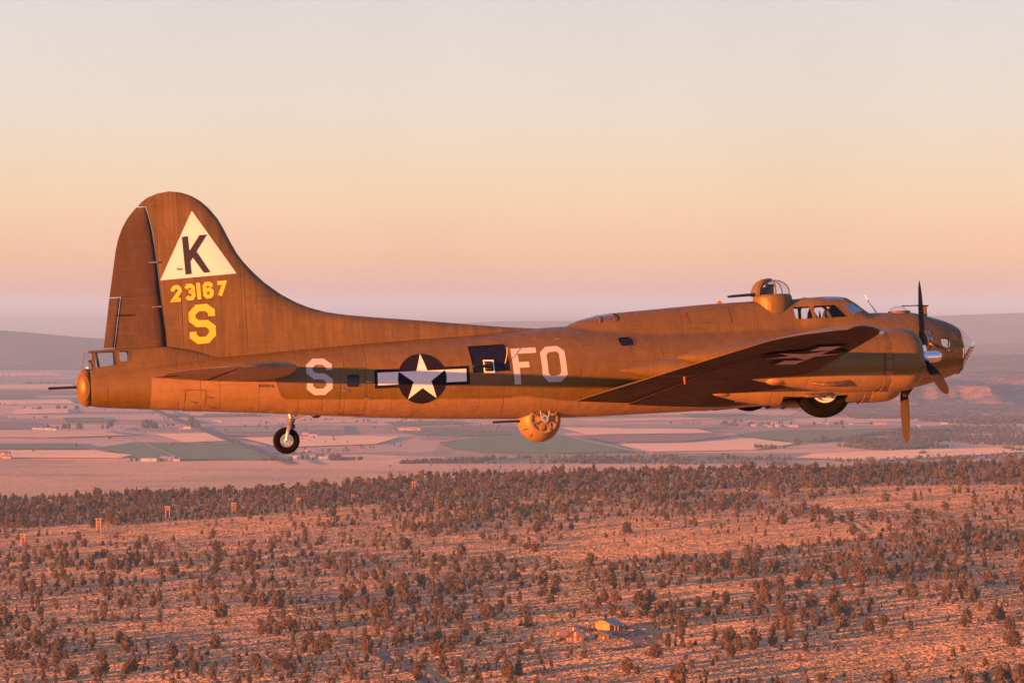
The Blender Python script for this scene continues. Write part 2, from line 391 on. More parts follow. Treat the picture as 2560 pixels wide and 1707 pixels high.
hill('hills', [(-700, hz(812, 926, .3, 5000)), (-200, hz(818, 926, .3, 5000)), (0, hz(826, 926, .3, 5000)), (60, hz(831, 926, .3, 5000)), (130, hz(838, 926, .3, 5000)), (260, hz(849, 926, .3, 5000)), (420, hz(866, 926, .3, 5000)), (600, hz(885, 926, .3, 5000)), (800, hz(910, 926, .3, 5000)), (900, 0)],
     926, 5000, M_hill, 5, 31)
# the stepped rimrock country to the east, from near to far
hill('terrain', [(2080, 0), (2150, 8), (2250, 14), (2350, 20), (2560, 26), (3100, 40)], 1052, 2200, M_cliff, 7, 41)
T = NT('mesa_rock'); o = T.obj(); X = T.xyz(o); gN = T.n('ShaderNodeNewGeometry'); nz = T.xyz(gN.outputs['Normal'])[2]
rock = T.mix(T.mapr(T.noise(T.scale(o, (1, 1, .3)), 1 / 70, 6, .7), .42, .56), (.30, .135, .10), (.13, .08, .07))
col = T.mix(T.mapr(T.math('ADD', nz, T.math('MULTIPLY', T.noise(o, 1 / 90, 3), .25)), .80, 1.02), rock, T.mix(T.mapr(T.noise(o, 1 / 120, 4), .4, .6), (.14, .11, .10), (.20, .15, .13)))
T.bsdf(col, .95, 0, T.jitter_normal(o, .04, 1.6, 3), .05)
def mesa(name, prof, d0, depth, mat, seed, apron=.09, face=.115):
    xs = np.linspace(prof[0][0], prof[-1][0], 320); T_ = np.concatenate([np.linspace(0, apron, 14), np.linspace(apron, face, 10)[1:], np.linspace(face, 1, 34)[1:]])
    Xp, Tt = np.meshgrid(xs, T_, indexing='ij'); Xw = (Xp - 1280) / FPX * d0
    D = d0 + depth * Tt + fbm(Xw / 420, 0 * Xw, seed, 4) * 700 * np.clip(Tt / apron, 0, 1)
    H = np.interp(Xp, [a for a, b in prof], [b for a, b in prof])
    s_ = np.interp(Tt, [0, apron, face, .9, 1], [0, .52, .97, 1.0, .0])
    Z = ZV - 6 + (H + 6) * s_ + fbm(Xw / 200, D / 200, seed + 3, 4) * 34 * np.clip(s_ * 3, 0, 1)
    o = grid_mesh(name, Xw, D, Z, mat); return tag(o, kind='structure')
mesa('mesa', [(1900, 0), (2060, 60), (2200, 84), (2300, 90), (2440, 92), (2500, 88), (2530, 50), (2600, 12), (2680, 0)], 10900, 3800, T.m, 51)
mesa('mesa', [(2460, 0), (2520, 60), (2600, 92), (2900, 100), (3200, 100)], 12300, 4000, M_cliff, 57)
hill('hills', [(1400, 0), (1700, 40), (1900, 90), (2100, 130), (2300, 150), (2560, 170), (3200, 190)], 985, 9000, M_cliff, 8, 61, front=.45)
hill('hills', [(300, 100), (900, 150), (1300, 150), (1900, 190), (2200, hz(868, 925, .4, 9000)), (2560, hz(858, 925, .4, 9000)), (3200, hz(852, 925, .4, 9000))], 925, 9000, M_cliff, 9, 71, front=.4)
hill('hills', [(-700, 200), (400, 300), (1200, 330), (1700, hz(850, 906, .4, 6000)), (2100, hz(838, 906, .4, 6000)), (2300, hz(826, 906, .4, 6000)), (2450, hz(821, 906, .4, 6000)), (3300, hz(816, 906, .4, 6000))], 906, 6000, M_cliff, 4, 75, front=.4)
hill('mountains', [(-900, 200), (0, hz(856, 899, .5, 3500)), (500, hz(842, 899, .5, 3500)), (900, hz(820, 899, .5, 3500)), (1250, hz(803, 899, .5, 3500)), (1500, hz(801, 899, .5, 3500)), (1900, hz(799, 899, .5, 3500)), (2150, hz(796, 899, .5, 3500)), (2300, hz(791, 899, .5, 3500)), (2430, hz(786, 899, .5, 3500)), (2560, hz(782, 899, .5, 3500)), (3400, hz(778, 899, .5, 3500))],
     899, 3500, M_hill, 5, 81, front=.5)
# ================================================================== AIRCRAFT
plane = empty('bomber_aircraft'); plane.matrix_world = AM
tag(plane, 'olive drab four engined heavy bomber with a white triangle on its tall fin', 'aircraft')
def tab(pts): return smooth_tab([P(x, y) for x, y in pts])
top_px = [(212, 877.7), (300, 872), (416, 866)]
crease = [(200, 926), (240, 921), (378, 904), (534, 892), (600, 886.5), (700, 876.5), (855, 861.5), (983, 851), (1110, 841), (1200, 835.5), (1278, 828), (1355, 820), (1413, 816),
          (1500, 820), (1640, 823), (1780, 817), (1985, 808), (2080, 800), (2140, 786), (2164, 782.6), (2215, 782), (2274, 780), (2314, 790), (2343, 798.6), (2368, 805), (2389, 817)]
bot_px = [(199, 999), (212, 1013), (238, 1018.5), (380, 1023.6), (457, 1026), (546, 1029.5), (643, 1032.5), (690, 1034), (804, 1039), (983, 1045), (1100, 1047), (1291, 1047),
          (1401, 1044), (1500, 1040.5), (1602, 1034.6), (1704, 1029.5), (1852, 1019), (2000, 1007), (2150, 995), (2266, 973), (2317, 960.6), (2358, 946.6), (2389, 934)]
zt = tab(crease); zb = tab(bot_px)
deck_px = [(1413, 817), (1440, 803), (1482, 792), (1528, 783.4), (1663, 770.6), (1755, 761.7), (1878, 753.5), (1983, 748), (2051, 742.2), (2090, 742), (2109, 745), (2128, 756), (2160, 780.8), (2170, 784)]
deck_t = [P(x, y) for x, y in deck_px]
tail_t = [P(x, y) for x, y in [(212, 877.7), (300, 871.5), (416, 865.8), (470, 872), (530, 884), (590, 892)]]
F_ = lambda x, y=900: P(x, y)[0]
w_tab = smooth_tab([(F_(190), .33), (F_(214), .42), (F_(300), .50), (F_(380), .57), (F_(600), .75), (F_(850), .93), (F_(1100), 1.06), (F_(1350), 1.14), (F_(1900), 1.15),
                    (F_(2050), 1.13), (F_(2150), 1.08), (F_(2262), .99), (F_(2300), .90), (F_(2330), .80), (F_(2360), .68), (F_(2389), .56)])
DK0, DK1 = deck_t[0][0], deck_t[-1][0]; TC1 = tail_t[-1][0]
def deck(f):
    """top of the raised upper deck, its half width and its squareness, or None"""
    if f < TC1 + .02: k = min(1, max(0, (f - F_(416, 866)) / 1.6)); return interp(tail_t, f), .335 - .06 * k, 5.0 - 2.6 * k
    if DK0 < f < DK1:
        k = min(1, (f - DK0) / 1.2)
        return interp(deck_t, f), .60 + .1 * k, 2.3 + (1.0 if f > F_(1985, 790) else 0) * min(1, (f - F_(1985, 790)) / .4)
    return None
def half_w(f, u):
    b, t = zb(f), zt(f); c = (b + t) / 2; r = (t - b) / 2; q = (u - c) / r
    h = w_tab(f) * math.sqrt(max(0, 1 - q * q)) if abs(q) < 1 else 0
    d = deck(f)
    if d and u > c:
        x = (u - c) / max(.01, d[0] - c)
        if x < 1:
            hr = d[1] * (1 - x ** d[2]) ** (1 / d[2])
            k = .02; h = max(h, hr) + k * math.exp(-abs(h - hr) / k) * .3
    return max(h, .004)
NS = 84
def ring(f, inset=0.0):
    d = deck(f); lo = zb(f) + inset; hi = (max(d[0], zt(f)) if d else zt(f)) - inset
    us = [(lo + hi) / 2 - (hi - lo) / 2 * math.cos(math.pi * k / NS) for k in range(NS + 1)]
    R = [(f, -max(.001, half_w(f, u) - inset), u) for u in us]
    return R + [(f, -y, u) for (f, y, u) in R[::-1]]
f0, f1 = F_(222), F_(2389)
fs = list(np.arange(f0, f1, .11)) + [f1]
fs = sorted(set(round(x, 4) for x in fs + [TC1 + .021, DK0 + .001, DK1 - .001]))
outer = [ring(f) for f in fs]; inner = [ring(f, .03) for f in fs[1:-1]]
v1, q1 = surf(outer); v2, q2 = surf(inner)
mb = MB(); mb.add(v1, q1); mb.cur = 1; mb.add(v2, q2); mb.cur = 0
n = len(outer[0]); b2 = len(v1)
# close both ends between skin and lining (front open towards the glass nose)
for (ro, ri) in ((0, b2), (len(v1) - n, b2 + len(v2) - n)):
    for k in range(n): mb.f.append((ro + k, ro + (k + 1) % n, ri + (k + 1) % n, ri + k)); mb.mi.append(0)
# camouflage split: olive above, grey below, with the stepped edge at the tail
split_px = [(380.0, 1060), (381.5, 944), (610, 945), (690, 945), (694, 955), (700, 984), (712, 996), (730, 998), (1000, 998), (1260, 996), (1300, 990), (1420, 1002), (1500, 1000), (2200, 958), (2270, 944), (2330, 928), (2400, 912)]
sp_ = [P(x, y, 0.9) for x, y in split_px]
SF0, SF1 = sp_[0][0], sp_[-1][0]
def zone_f(T, X, o):
    t = T.mapr(X[0], SF0 - .01, SF1)
    pts = []
    for f, u in sp_:
        p = (f - SF0 + .01) / (SF1 - SF0 + .01); v = (u + 3) / 4
        pts.append((min(1, max(0, p)), (v, v, v)))
    r = T.ramp(t, pts)
    d = T.math('SUBTRACT', T.math('MULTIPLY', r, 4.0), 3.0)
    ed = T.math('SUBTRACT', T.math('ADD', X[2], T.math('MULTIPLY', T.math('SUBTRACT', T.noise(o, 3, 2), .5), .02)), d)
    g = T.mapr(ed, -.02, .02, 1.0, 0.0, True)
    return T.math('MULTIPLY', g, T.math('GREATER_THAN', X[0], SF0 + .012))
seams_f = [F_(x, 950) for x in (268, 441, 496, 543, 640, 735, 795, 850, 905, 965, 1020, 1076, 1126, 1180, 1240, 1335, 1430, 1560, 1636, 1700, 1790, 1888, 1975, 2060, 2150, 2240, 2300, 2350)]
M_fus = paint('fuselage_paint', 'zone', zone_f, seams_f, rep=[(2, .46, .006, .08)])
M_ol = paint('olive_paint', 'olive', None, (), rep=[(0, .9, .008, .2)])
M_fin = paint('fin_paint', 'olive', None, [F_(x, 700) for x in (398, 442, 452, 500, 601, 611)], rep=[(2, 1.1, .006, .3)], streaks=True)
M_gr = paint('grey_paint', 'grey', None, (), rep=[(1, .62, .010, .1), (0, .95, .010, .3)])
M_gr_sh = paint('shaded_grey_paint', 'grey_shaded', None, (), rep=[(1, .62, .012, .1), (0, .95, .012, .3)])  # grey paint with the underwing shade painted into its tone
M_grfab_sh = paint('shaded_grey_fabric', 'grey_shaded', None, (), rep=[(1, .34, .02, .1)])  # grey fabric of ailerons and tabs, shade painted in likewise
M_rud = paint('rudder_fabric', 'rudder', None, (), rep=[(2, .38, .012, .1)], rough=.7)
M_in = plain('cabin_lining', (.05, .055, .035), .7)
M_blk = plain('gun_metal', (.012, .012, .013), .45, .3)
M_dark = plain('dark_recess', (.012, .011, .012), .8)
M_rub = plain('tyre_rubber', (.004, .0035, .0035), .9, sc=4, spec=.05)
M_steel = plain('bare_steel', (.45, .42, .38), .32, .85)
M_alu = plain('polished_aluminium', (.62, .62, .63), .22, .95, .06)
M_wht = plain('white_paint', (.54, .51, .50), .5, var=.04, sc=5, bump=.05)
M_wht2 = plain('letter_grey_paint', (.30, .30, .31), .55, var=.05, sc=5, bump=.05)
M_yel = plain('yellow_paint', (.80, .37, .012), .5, var=.04, sc=5, bump=.05)
M_navy = plain('insignia_blue', (.009, .008, .016), .8, var=.1, sc=5, bump=.05, spec=.06)
M_ltr = plain('black_lettering', (.014, .008, .008), .5, var=.05, bump=0)
M_gl = glass('clear_perspex', (.97, .96, .96), .02)
M_glw = glass('windscreen_glass', (.45, .58, .62), .30)
M_gld = plain('dark_window', (.006, .006, .012), .12, 0, .2, 3, .02, .25)
fus = mb.build('fuselage', [M_fus, M_in, M_dark], plane, angle=50)
me = fus.data
# ---- cut the see-through openings
def cutter(polys, y0=-3, y1=3):
    bm = bmesh.new()
    for pl, a, b in polys:
        va = [bm.verts.new((f, a, u)) for f, u in pl]; vb = [bm.verts.new((f, b, u)) for f, u in pl]
        n = len(pl); bm.faces.new(va); bm.faces.new(vb[::-1])
        for i in range(n): bm.faces.new((va[i], vb[i], vb[(i + 1) % n], va[(i + 1) % n]))
    bmesh.ops.recalc_face_normals(bm, faces=bm.faces)
    m = bpy.data.meshes.new('cut'); bm.to_mesh(m); bm.free()
    return bpy.data.objects.new('cut', m)
def rnd(poly, r=.03, n=3):
    out_ = []
    m = len(poly)
    for i in range(m):
        p = Vector(poly[i]); a = Vector(poly[i - 1]); b = Vector(poly[(i + 1) % m])
        da = (a - p); db = (b - p); ra = min(r, da.length * .4); rb = min(r, db.length * .4)
        s_, e_ = p + da.normalized() * ra, p + db.normalized() * rb
        for k in range(n + 1):
            t = k / n; q = s_ * (1 - t) ** 2 + p * 2 * t * (1 - t) + e_ * t * t; out_.append((q.x, q.y))
    return out_
def PX(pts, s): return [P(x, y, s) for x, y in pts]
W_tail1 = rnd(PX([(213.5, 880), (232.5, 880), (233.5, 925), (207.5, 928)], .36), .02)
W_tail2 = rnd(PX([(238.5, 880.5), (286, 878), (289, 911), (239.5, 919.5)], .36), .03)
W_tail3 = rnd(PX([(298, 877.8), (322, 876.6), (323, 902), (300, 903.5)], .36), .05)
W_cab1 = rnd(PX([(1989, 767), (2029, 765.5), (2034.5, 796), (1993, 797)], .66), .05)
W_cab2 = rnd(PX([(2036.5, 764.5), (2092, 761.5), (2119, 791.5), (2041.5, 796)], .66), .05)
W_nose = rnd(PX([(2352, 845), (2374, 843), (2379.5, 853), (2380, 867), (2372, 870), (2354, 864)], .8), .07)
W_cheek = rnd(PX([(2298, 826), (2316, 826), (2323, 850), (2322, 868), (2308, 874), (2298, 868)], .95), .08)
W_waist = rnd(PX([(1174, 865), (1267, 858.8), (1276.5, 926.5), (1183.5, 933)], 1.06), .03)
W_door = rnd(PX([(868, 936), (899, 936), (899, 966.5), (868, 966.5)], .93), .06)
W_small = rnd(PX([(1552.5, 843), (1584, 840.5), (1591, 848), (1590.5, 862), (1560, 864.5), (1554, 856)], 1.12), .05)
W_nose_far = [(f + .33 + (f - W_nose[0][0]) * .25, u * 1.05) for f, u in W_nose]
cuts = [(W_tail1, -3, 3), (W_tail2, -3, 3), (W_tail3, -3, 3), (W_cab1, -3, 3), (W_cab2, -3, 3), (W_nose, -3, 0), (W_nose_far, 0, 3), (W_cheek, -3, 3), (W_waist, -3, 0), (W_small, -3, 0), (W_door, -3, 0)]
co_ = cutter(cuts); C.objects.link(co_); fus.parent = None
md = fus.modifiers.new('b', 'BOOLEAN'); md.object = co_; md.operation = 'DIFFERENCE'; md.solver = 'EXACT'
bvh_fus = BVHTree.FromPolygons([tuple(v.co) for v in me.vertices], [tuple(p.vertices) for p in me.polygons])
bpy.context.view_layer.update()
dg = bpy.context.evaluated_depsgraph_get()
m2 = bpy.data.meshes.new_from_object(fus.evaluated_get(dg)); fus.modifiers.clear(); fus.data = m2; fus.parent = plane
m2.name = 'fuselage'
bpy.data.objects.remove(co_)
try: m2.set_sharp_from_angle(angle=rad(50))
except Exception: pass
# ---- things laid on the skin: lettering, window panes, frames
def skin_patch(name, polys, mat, bvh, off=.006, cell=.10, side=-1, parent=None, axis='y'):
    bm = bmesh.new()
    for pl in polys:
        vs_ = [bm.verts.new((f, 0, u)) for f, u in pl]
        for t in tessellate_polygon([[Vector((f, u, 0)) for f, u in pl]]):
            try: bm.faces.new([vs_[i] for i in t])
            except ValueError: pass
    xs = [v.co.x for v in bm.verts]; zs = [v.co.z for v in bm.verts]
    for ax, lo, hi in ((0, min(xs), max(xs)), (2, min(zs), max(zs))):
        k = math.floor(lo / cell) + 1
        while k * cell < hi:
            no = Vector((1, 0, 0)) if ax == 0 else Vector((0, 0, 1))
            bmesh.ops.bisect_plane(bm, geom=bm.verts[:] + bm.edges[:] + bm.faces[:], plane_co=no * (k * cell), plane_no=no, dist=1e-6)
            k += 1
    for v in bm.verts:
        if axis == 'y': o_, d_ = Vector((v.co.x, 6 * side, v.co.z)), Vector((0, -side, 0))
        else: o_, d_ = Vector((v.co.x, v.co.z, -6)), Vector((0, 0, 1))
        h = bvh.ray_cast(o_, d_)
        if h[0] is not None:
            nrm = h[1] if h[1].dot(d_) < 0 else -h[1]
            v.co = h[0] + nrm * off
        else:
            v.co = Vector((v.co.x, .05 * side, v.co.z)) if axis == 'y' else Vector((v.co.x, v.co.z, 0))
    bmesh.ops.recalc_face_normals(bm, faces=bm.faces)
    m = bpy.data.meshes.new(name); bm.to_mesh(m); bm.free(); m.materials.append(mat)
    for p in m.polygons: p.use_smooth = True
    o = bpy.data.objects.new(name, m); C.objects.link(o); o.parent = parent or plane
    return o
def grow(poly, k):
    c = Vector((sum(p[0] for p in poly) / len(poly), sum(p[1] for p in poly) / len(poly)))
    return [tuple(c + (Vector(p) - c) * (1 + k / max(.05, (Vector(p) - c).length))) for p in poly]
def frame_polys(poly, k, k0=0):
    a = grow(poly, k0); b = grow(poly, k); m = len(poly)
    return [[a[i], a[(i + 1) % m], b[(i + 1) % m], b[i]] for i in range(m)]
for wn, pane_m, fr, nm, sides in ((W_tail1, M_gl, .02, 'tail_gunner_window', (-1, 1)), (W_tail2, M_gl, .02, 'tail_gunner_window', (-1, 1)), (W_tail3, M_gl, .03, 'tail_gunner_window', (-1, 1)),
        (W_cab1, M_gl, .03, 'cockpit_window', (-1, 1)), (W_cab2, M_gl, .03, 'cockpit_window', (-1, 1)), (W_nose, M_gl, .02, 'nose_window', (-1,)), (W_nose_far, M_gl, .02, 'nose_window', (1,)), (W_cheek, M_gl, .05, 'cheek_window', (-1, 1)),
        (W_waist, M_gld, .02, 'waist_window', (-1,)), (W_door, M_gld, .02, 'door_window', (-1,)), (W_small, M_gld, .02, 'radio_room_window', (-1,))):
    for sd in sides:
        g_ = skin_patch(nm, frame_polys(wn, fr), M_ol, bvh_fus, .010, .2, sd)
        skin_patch('pane', [wn], pane_m, bvh_fus, -.012, .2, sd, parent=g_)
# windscreen and roof glazing of the cockpit, lying on the deck
skin_patch('windscreen', [PX([(2104, 761), (2130, 760.5), (2153.5, 777.5), (2127.5, 788)], .45)], M_glw, bvh_fus, .012, .05)
skin_patch('windscreen', [PX([(2104, 761), (2130, 760.5), (2153.5, 777.5), (2127.5, 788)], .45)], M_glw, bvh_fus, .012, .05, 1)
skin_patch('roof_window', [PX([(2053, 745.5), (2091, 743.6), (2106, 747), (2108, 751), (2062, 751.5)], .3)], M_glw, bvh_fus, .012, .05)
skin_patch('roof_window', [PX([(2053, 745.5), (2091, 743.6), (2106, 747), (2108, 751), (2062, 751.5)], .3)], M_glw, bvh_fus, .012, .05, 1)
# ---- letters
def stroke(path, t, closed=False):
    pts = [Vector(p) for p in path]; n = len(pts); L = []; R = []
    for i in range(n):
        if closed or 0 < i < n - 1:
            a = (pts[i] - pts[i - 1]).normalized(); b = (pts[(i + 1) % n] - pts[i]).normalized()
            na = Vector((-a.y, a.x)); nb = Vector((-b.y, b.x)); m = (na + nb).normalized(); k = t / 2 / max(.4, m.dot(na))
        else:
            a = (pts[1] - pts[0]).normalized() if i == 0 else (pts[i] - pts[i - 1]).normalized(); m = Vector((-a.y, a.x)); k = t / 2
        L.append(pts[i] + m * k); R.append(pts[i] - m * k)
    return [[L[i], L[(i + 1) % n], R[(i + 1) % n], R[i]] for i in range(n if closed else n - 1)]
GLY = {
 'S': [[(1, .72), (1, .86), (.72, 1), (.28, 1), (0, .84), (0, .66), (.26, .52), (.74, .50), (1, .36), (1, .16), (.72, 0), (.28, 0), (0, .14), (0, .28)]],
 '2': [[(0, .70), (0, .86), (.26, 1), (.74, 1), (1, .84), (1, .66), (.06, .04), (.0, 0), (1, 0)]],
 '3': [[(.0, .80), (.26, 1), (.74, 1), (1, .84), (1, .66), (.74, .53), (.36, .53)], [(.74, .53), (1, .38), (1, .16), (.74, 0), (.26, 0), (0, .16)]],
 '1': [[(.5, 1), (.5, 0)]],
 '6': [[(1, .74), (.96, .90), (.74, 1), (.26, 1), (0, .84), (0, .16), (.26, 0), (.74, 0), (1, .16), (1, .42), (.74, .56), (.05, .50)]],
 '7': [[(0, 1), (1, 1), (.22, 0)]],
 'N': [[(0, 0), (0, 1)], [(.12, .92), (.88, .08)], [(1, 0), (1, 1)]],
 '0': [[(.25, 1), (.75, 1), (1, .8), (1, .2), (.75, 0), (.25, 0), (0, .2), (0, .8), (.25, 1)]],
 'G': [[(1, .78), (.75, 1), (.25, 1), (0, .8), (0, .2), (.25, 0), (.75, 0), (1, .2), (1, .45), (.5, .45)]],
}
def glyph(ch, org, rx, uy, t, s):
    """org: lower left pixel; rx, uy: vectors of the box width and height; t: stroke in the same units"""
    Wd = math.hypot(*rx); Hh = math.hypot(*uy); res = []
    for path in GLY[ch]:
        pp = [(t / 2 + x * (Wd - t), t / 2 + y * (Hh - t)) for x, y in path]
        if ch == '1': pp = [(Wd / 2, 0), (Wd / 2, Hh)]
        if ch in 'S': pass
        for q in stroke(pp, t):
            res.append([P(org[0] + rx[0] * a.x / Wd + uy[0] * a.y / Hh, org[1] + rx[1] * a.x / Wd + uy[1] * a.y / Hh, s) for a in q])
    return res
def c1(x, y): return (100 + x / 3.92, 440 + y / 3.92)
def c4(x, y): return (1100 + x / 3.92, 780 + y / 3.92)
def sc(v): return (v[0] / 3.92, v[1] / 3.92)
# ------------------------------------------------------------------ fin and rudder
le_px = [(424, 478.6), (452, 481.3), (477.6, 489.7), (498, 501), (520.9, 520), (543.9, 547), (559, 572.7), (574.5, 603), (592.3, 634), (610, 657), (635.7, 683.6), (661, 706.6), (700, 734.6),
         (740, 756), (772, 768.5), (814, 780), (855, 786), (932, 793), (1059, 801.7), (1187, 812), (1279, 818.8), (1350, 821.5)]
te_px = [(424, 478.6), (393.4, 484), (368, 494.8), (352, 507), (345, 515.5), (364.5, 516.5), (371.7, 537), (380.6, 572.7), (388, 618.6), (396, 674.7), (406, 771.6), (415, 840), (416, 866), (419, 925)]
LE = [P(x, y)[::-1] for x, y in le_px]; TE = [P(x, y)[::-1] for x, y in te_px]
def by_u(t):
    t = sorted(t); us = [a for a, b in t]; fv = [b for a, b in t]
    return lambda u: float(np.interp(u, us, fv))
u_cut = P(350, 516)[1]
le_f = by_u(LE); te_hi = by_u(TE[:5]); te_lo = by_u(TE[5:])
te_f = lambda u: te_hi(u) if u > u_cut else te_lo(u)
u_top = LE[0][0]; u_low = P(700, 900)[1]
us = [u_top - (u_top - u_cut) * (1 - math.cos(math.pi / 2 * k / 12)) for k in range(12)] + [u_cut + .004, u_cut - .004]
us += list(np.linspace(u_cut - .1, P(772, 768)[1], 46))[0:] + list(np.linspace(P(772, 768)[1] - .03, P(1350, 821.5)[1] + .02, 16)) + list(np.linspace(P(1350, 821.5)[1], u_low - .2, 5))
def fin_T(u): return float(np.interp(u, [-.6, .8, 1.4, 2.6, u_cut, u_top], [.30, .27, .215, .17, .115, .02]))
NF = 60; g = []
def fin_g(x):
    rise = math.sqrt(max(0, 1 - (1 - min(1, x / .30)) ** 2))
    return rise * (1 - .38 * max(0, x - .35) / .65)
for u in us:
    a, b = le_f(u), te_f(u); T_ = fin_T(u)
    xs = [(.5 - .5 * math.cos(math.pi * k / NF)) for k in range(NF + 1)]
    xs = [x ** 1.3 for x in xs]
    st = [(a + (b - a) * x, -max(.002, T_ * fin_g(x)), u) for x in xs]
    g.append(st + [(f, -y, z) for f, y, z in st[::-1]])
m = MB(); m.add(*surf(g)); m.f.append(tuple(range(len(g[0])))); m.mi.append(0)
fin = m.build('fin', M_fin, plane, angle=40)
bvh_fin = BVHTree.FromPolygons([tuple(v.co) for v in fin.data.vertices], [tuple(p.vertices) for p in fin.data.polygons])
rt_px = [(344, 518), (339.8, 519.5), (319.4, 544.6), (304, 572.7), (293.9, 603), (288.8, 628.8), (273.5, 743.6), (262.8, 840), (258.7, 873.6)]
rh_px = [(362.5, 518), (370, 537), (379, 572.7), (386.6, 618.6), (394.6, 674.7), (404.8, 771.6), (413.8, 840), (415, 865)]
RT = by_u([P(x, y)[::-1] for x, y in rt_px]); RH = by_u([P(x, y)[::-1] for x, y in rh_px])
tb = by_u([P(x, y)[::-1] for x, y in [(302, 740), (285.5, 872)]]); u_tab = P(290, 743)[1]
def slab(rows, name, mat, parent, th0=.02):
    """rows: (u, f hinge, f edge, thickness at the hinge) - a tapering control surface"""
    g = []
    for u, a, b, t in rows:
        xs = [0, .015, .05, .12, .25, .4, .6, .8, 1]; ys = [0, .55, .85, .98, .92, .75, .52, .28, .06]
        st = [(a + (b - a) * x, -t * y, u) for x, y in zip(xs, ys)]
        g.append(st + [(f, -y, z) for f, y, z in st[::-1]])
    m = MB(); m.add(*surf(g)); n_ = len(g[0]); m.f.append(tuple(range(n_))); m.mi.append(0); m.f.append(tuple((len(g) - 1) * n_ + k for k in range(n_))); m.mi.append(0)
    return m.build(name, mat, parent, angle=50)
u_hi, u_lo = P(350, 519)[1], P(330, 870)[1]
rows = []
for u in np.linspace(u_hi, u_lo, 40):
    e = RT(u)
    if u < u_tab: e = tb(u) + .005
    rows.append((u, RH(u), e, np.interp(u, [u_lo, u_hi], [.19, .085])))
k_ = [i for i, r in enumerate(rows) if r[0] < u_tab][0]
rows.insert(k_, (u_tab + .001, RH(u_tab), RT(u_tab), rows[k_][3])); rows.insert(k_ + 1, (u_tab - .001, RH(u_tab), tb(u_tab) + .005, rows[k_][3]))
rud = slab(rows, 'rudder', M_rud, plane)
slab([(u, tb(u) - .008, RT(u), .05) for u in np.linspace(u_tab - .02, P(270, 870)[1], 12)], 'trim_tab', M_rud, rud)
for x, y in ((384, 656), (393, 767)):
    f, u = P(x, y, .1); MB().tube([(f - .12, -.14, u), (f + .1, -.14, u)], .02, 6).build('hinge_arm', M_steel, rud)
f, u = P(304, 788, .1)
MB().tube([(f - .16, -.085, u), (f + .22, -.12, u)], .014, 6).build('tab_rod', M_blk, rud)
# ------------------------------------------------------------------ marks on the fin
tri = [P(*c1(1488, 342), .15), P(*c1(1925, 955), .15), P(*c1(1180, 1022), .15)]
skin_patch('tail_triangle', [tri], M_wht, bvh_fin, .006)
K = [[(1390, 597), (1448, 588), (1486, 960), (1426, 967)], [(1463, 735), (1562, 580), (1636, 573), (1475, 835)], [(1497, 800), (1535, 742), (1670, 944), (1606, 950)]]
skin_patch('letter_K', [[P(*c1(*p), .15) for p in q] for q in K], M_ltr, bvh_fin, .012)
polys = []
for ch, x0, yb, wd in (('2', 1294, 1236, 104), ('3', 1424, 1222, 104), ('1', 1542, 1210, 40), ('6', 1603, 1204, 102), ('7', 1732, 1194, 104)):
    polys += glyph(ch, c1(x0, yb), sc((wd, -wd * .09)), sc((-14, -160)), 37 / 3.92, .15)
skin_patch('serial_number', polys, M_yel, bvh_fin, .006)
skin_patch('letter_S', glyph('S', c1(1474, 1652), sc((256, -23)), sc((-20, -384)), 66 / 3.92, .2), M_yel, bvh_fin, .006)
f, u = P(100 + 1350 / 3.92, 440 + 910 / 3.92, .2)
MB().ell((f, -.17, u), (.045, .03, .03), 10, 6).build('tail_light', M_steel, plane)
# ------------------------------------------------------------------ marks on the fuselage
skin_patch('code_letter_S', glyph('S', (768.3, 987), (64, -.5), (-2.0, -91), 15.5, .9), M_wht2, bvh_fus, .006)
Fp = [[(700, 358), (948, 343), (952, 398), (768, 408)], [(700, 358), (768, 408), (797, 705), (733, 708)], [(775, 490), (872, 485), (878, 540), (781, 547)]]
skin_patch('code_letter_F', [[P(*c4(*p), 1.1) for p in q] for q in Fp], M_wht2, bvh_fus, .006)
oo = [(985, 395), (1045, 338), (1160, 330), (1225, 378), (1248, 610), (1190, 680), (1070, 687), (1005, 628)]; oi = [(1047, 425), (1068, 393), (1145, 385), (1168, 405), (1185, 590), (1165, 615), (1090, 625), (1062, 600)]
skin_patch('code_letter_O', [[P(*c4(*p), 1.1) for p in (oo[i], oo[(i + 1) % 8], oi[(i + 1) % 8], oi[i])] for i in range(8)], M_wht2, bvh_fus, .006)
polys = []
for i, ch in enumerate('N3701G'):
    polys += glyph(ch, (647 + i * 6.5, 968.2), (5.2, 0), (0, -7.8), 1.45, .8)
skin_patch('registration', polys, M_ltr, bvh_fus, .006)
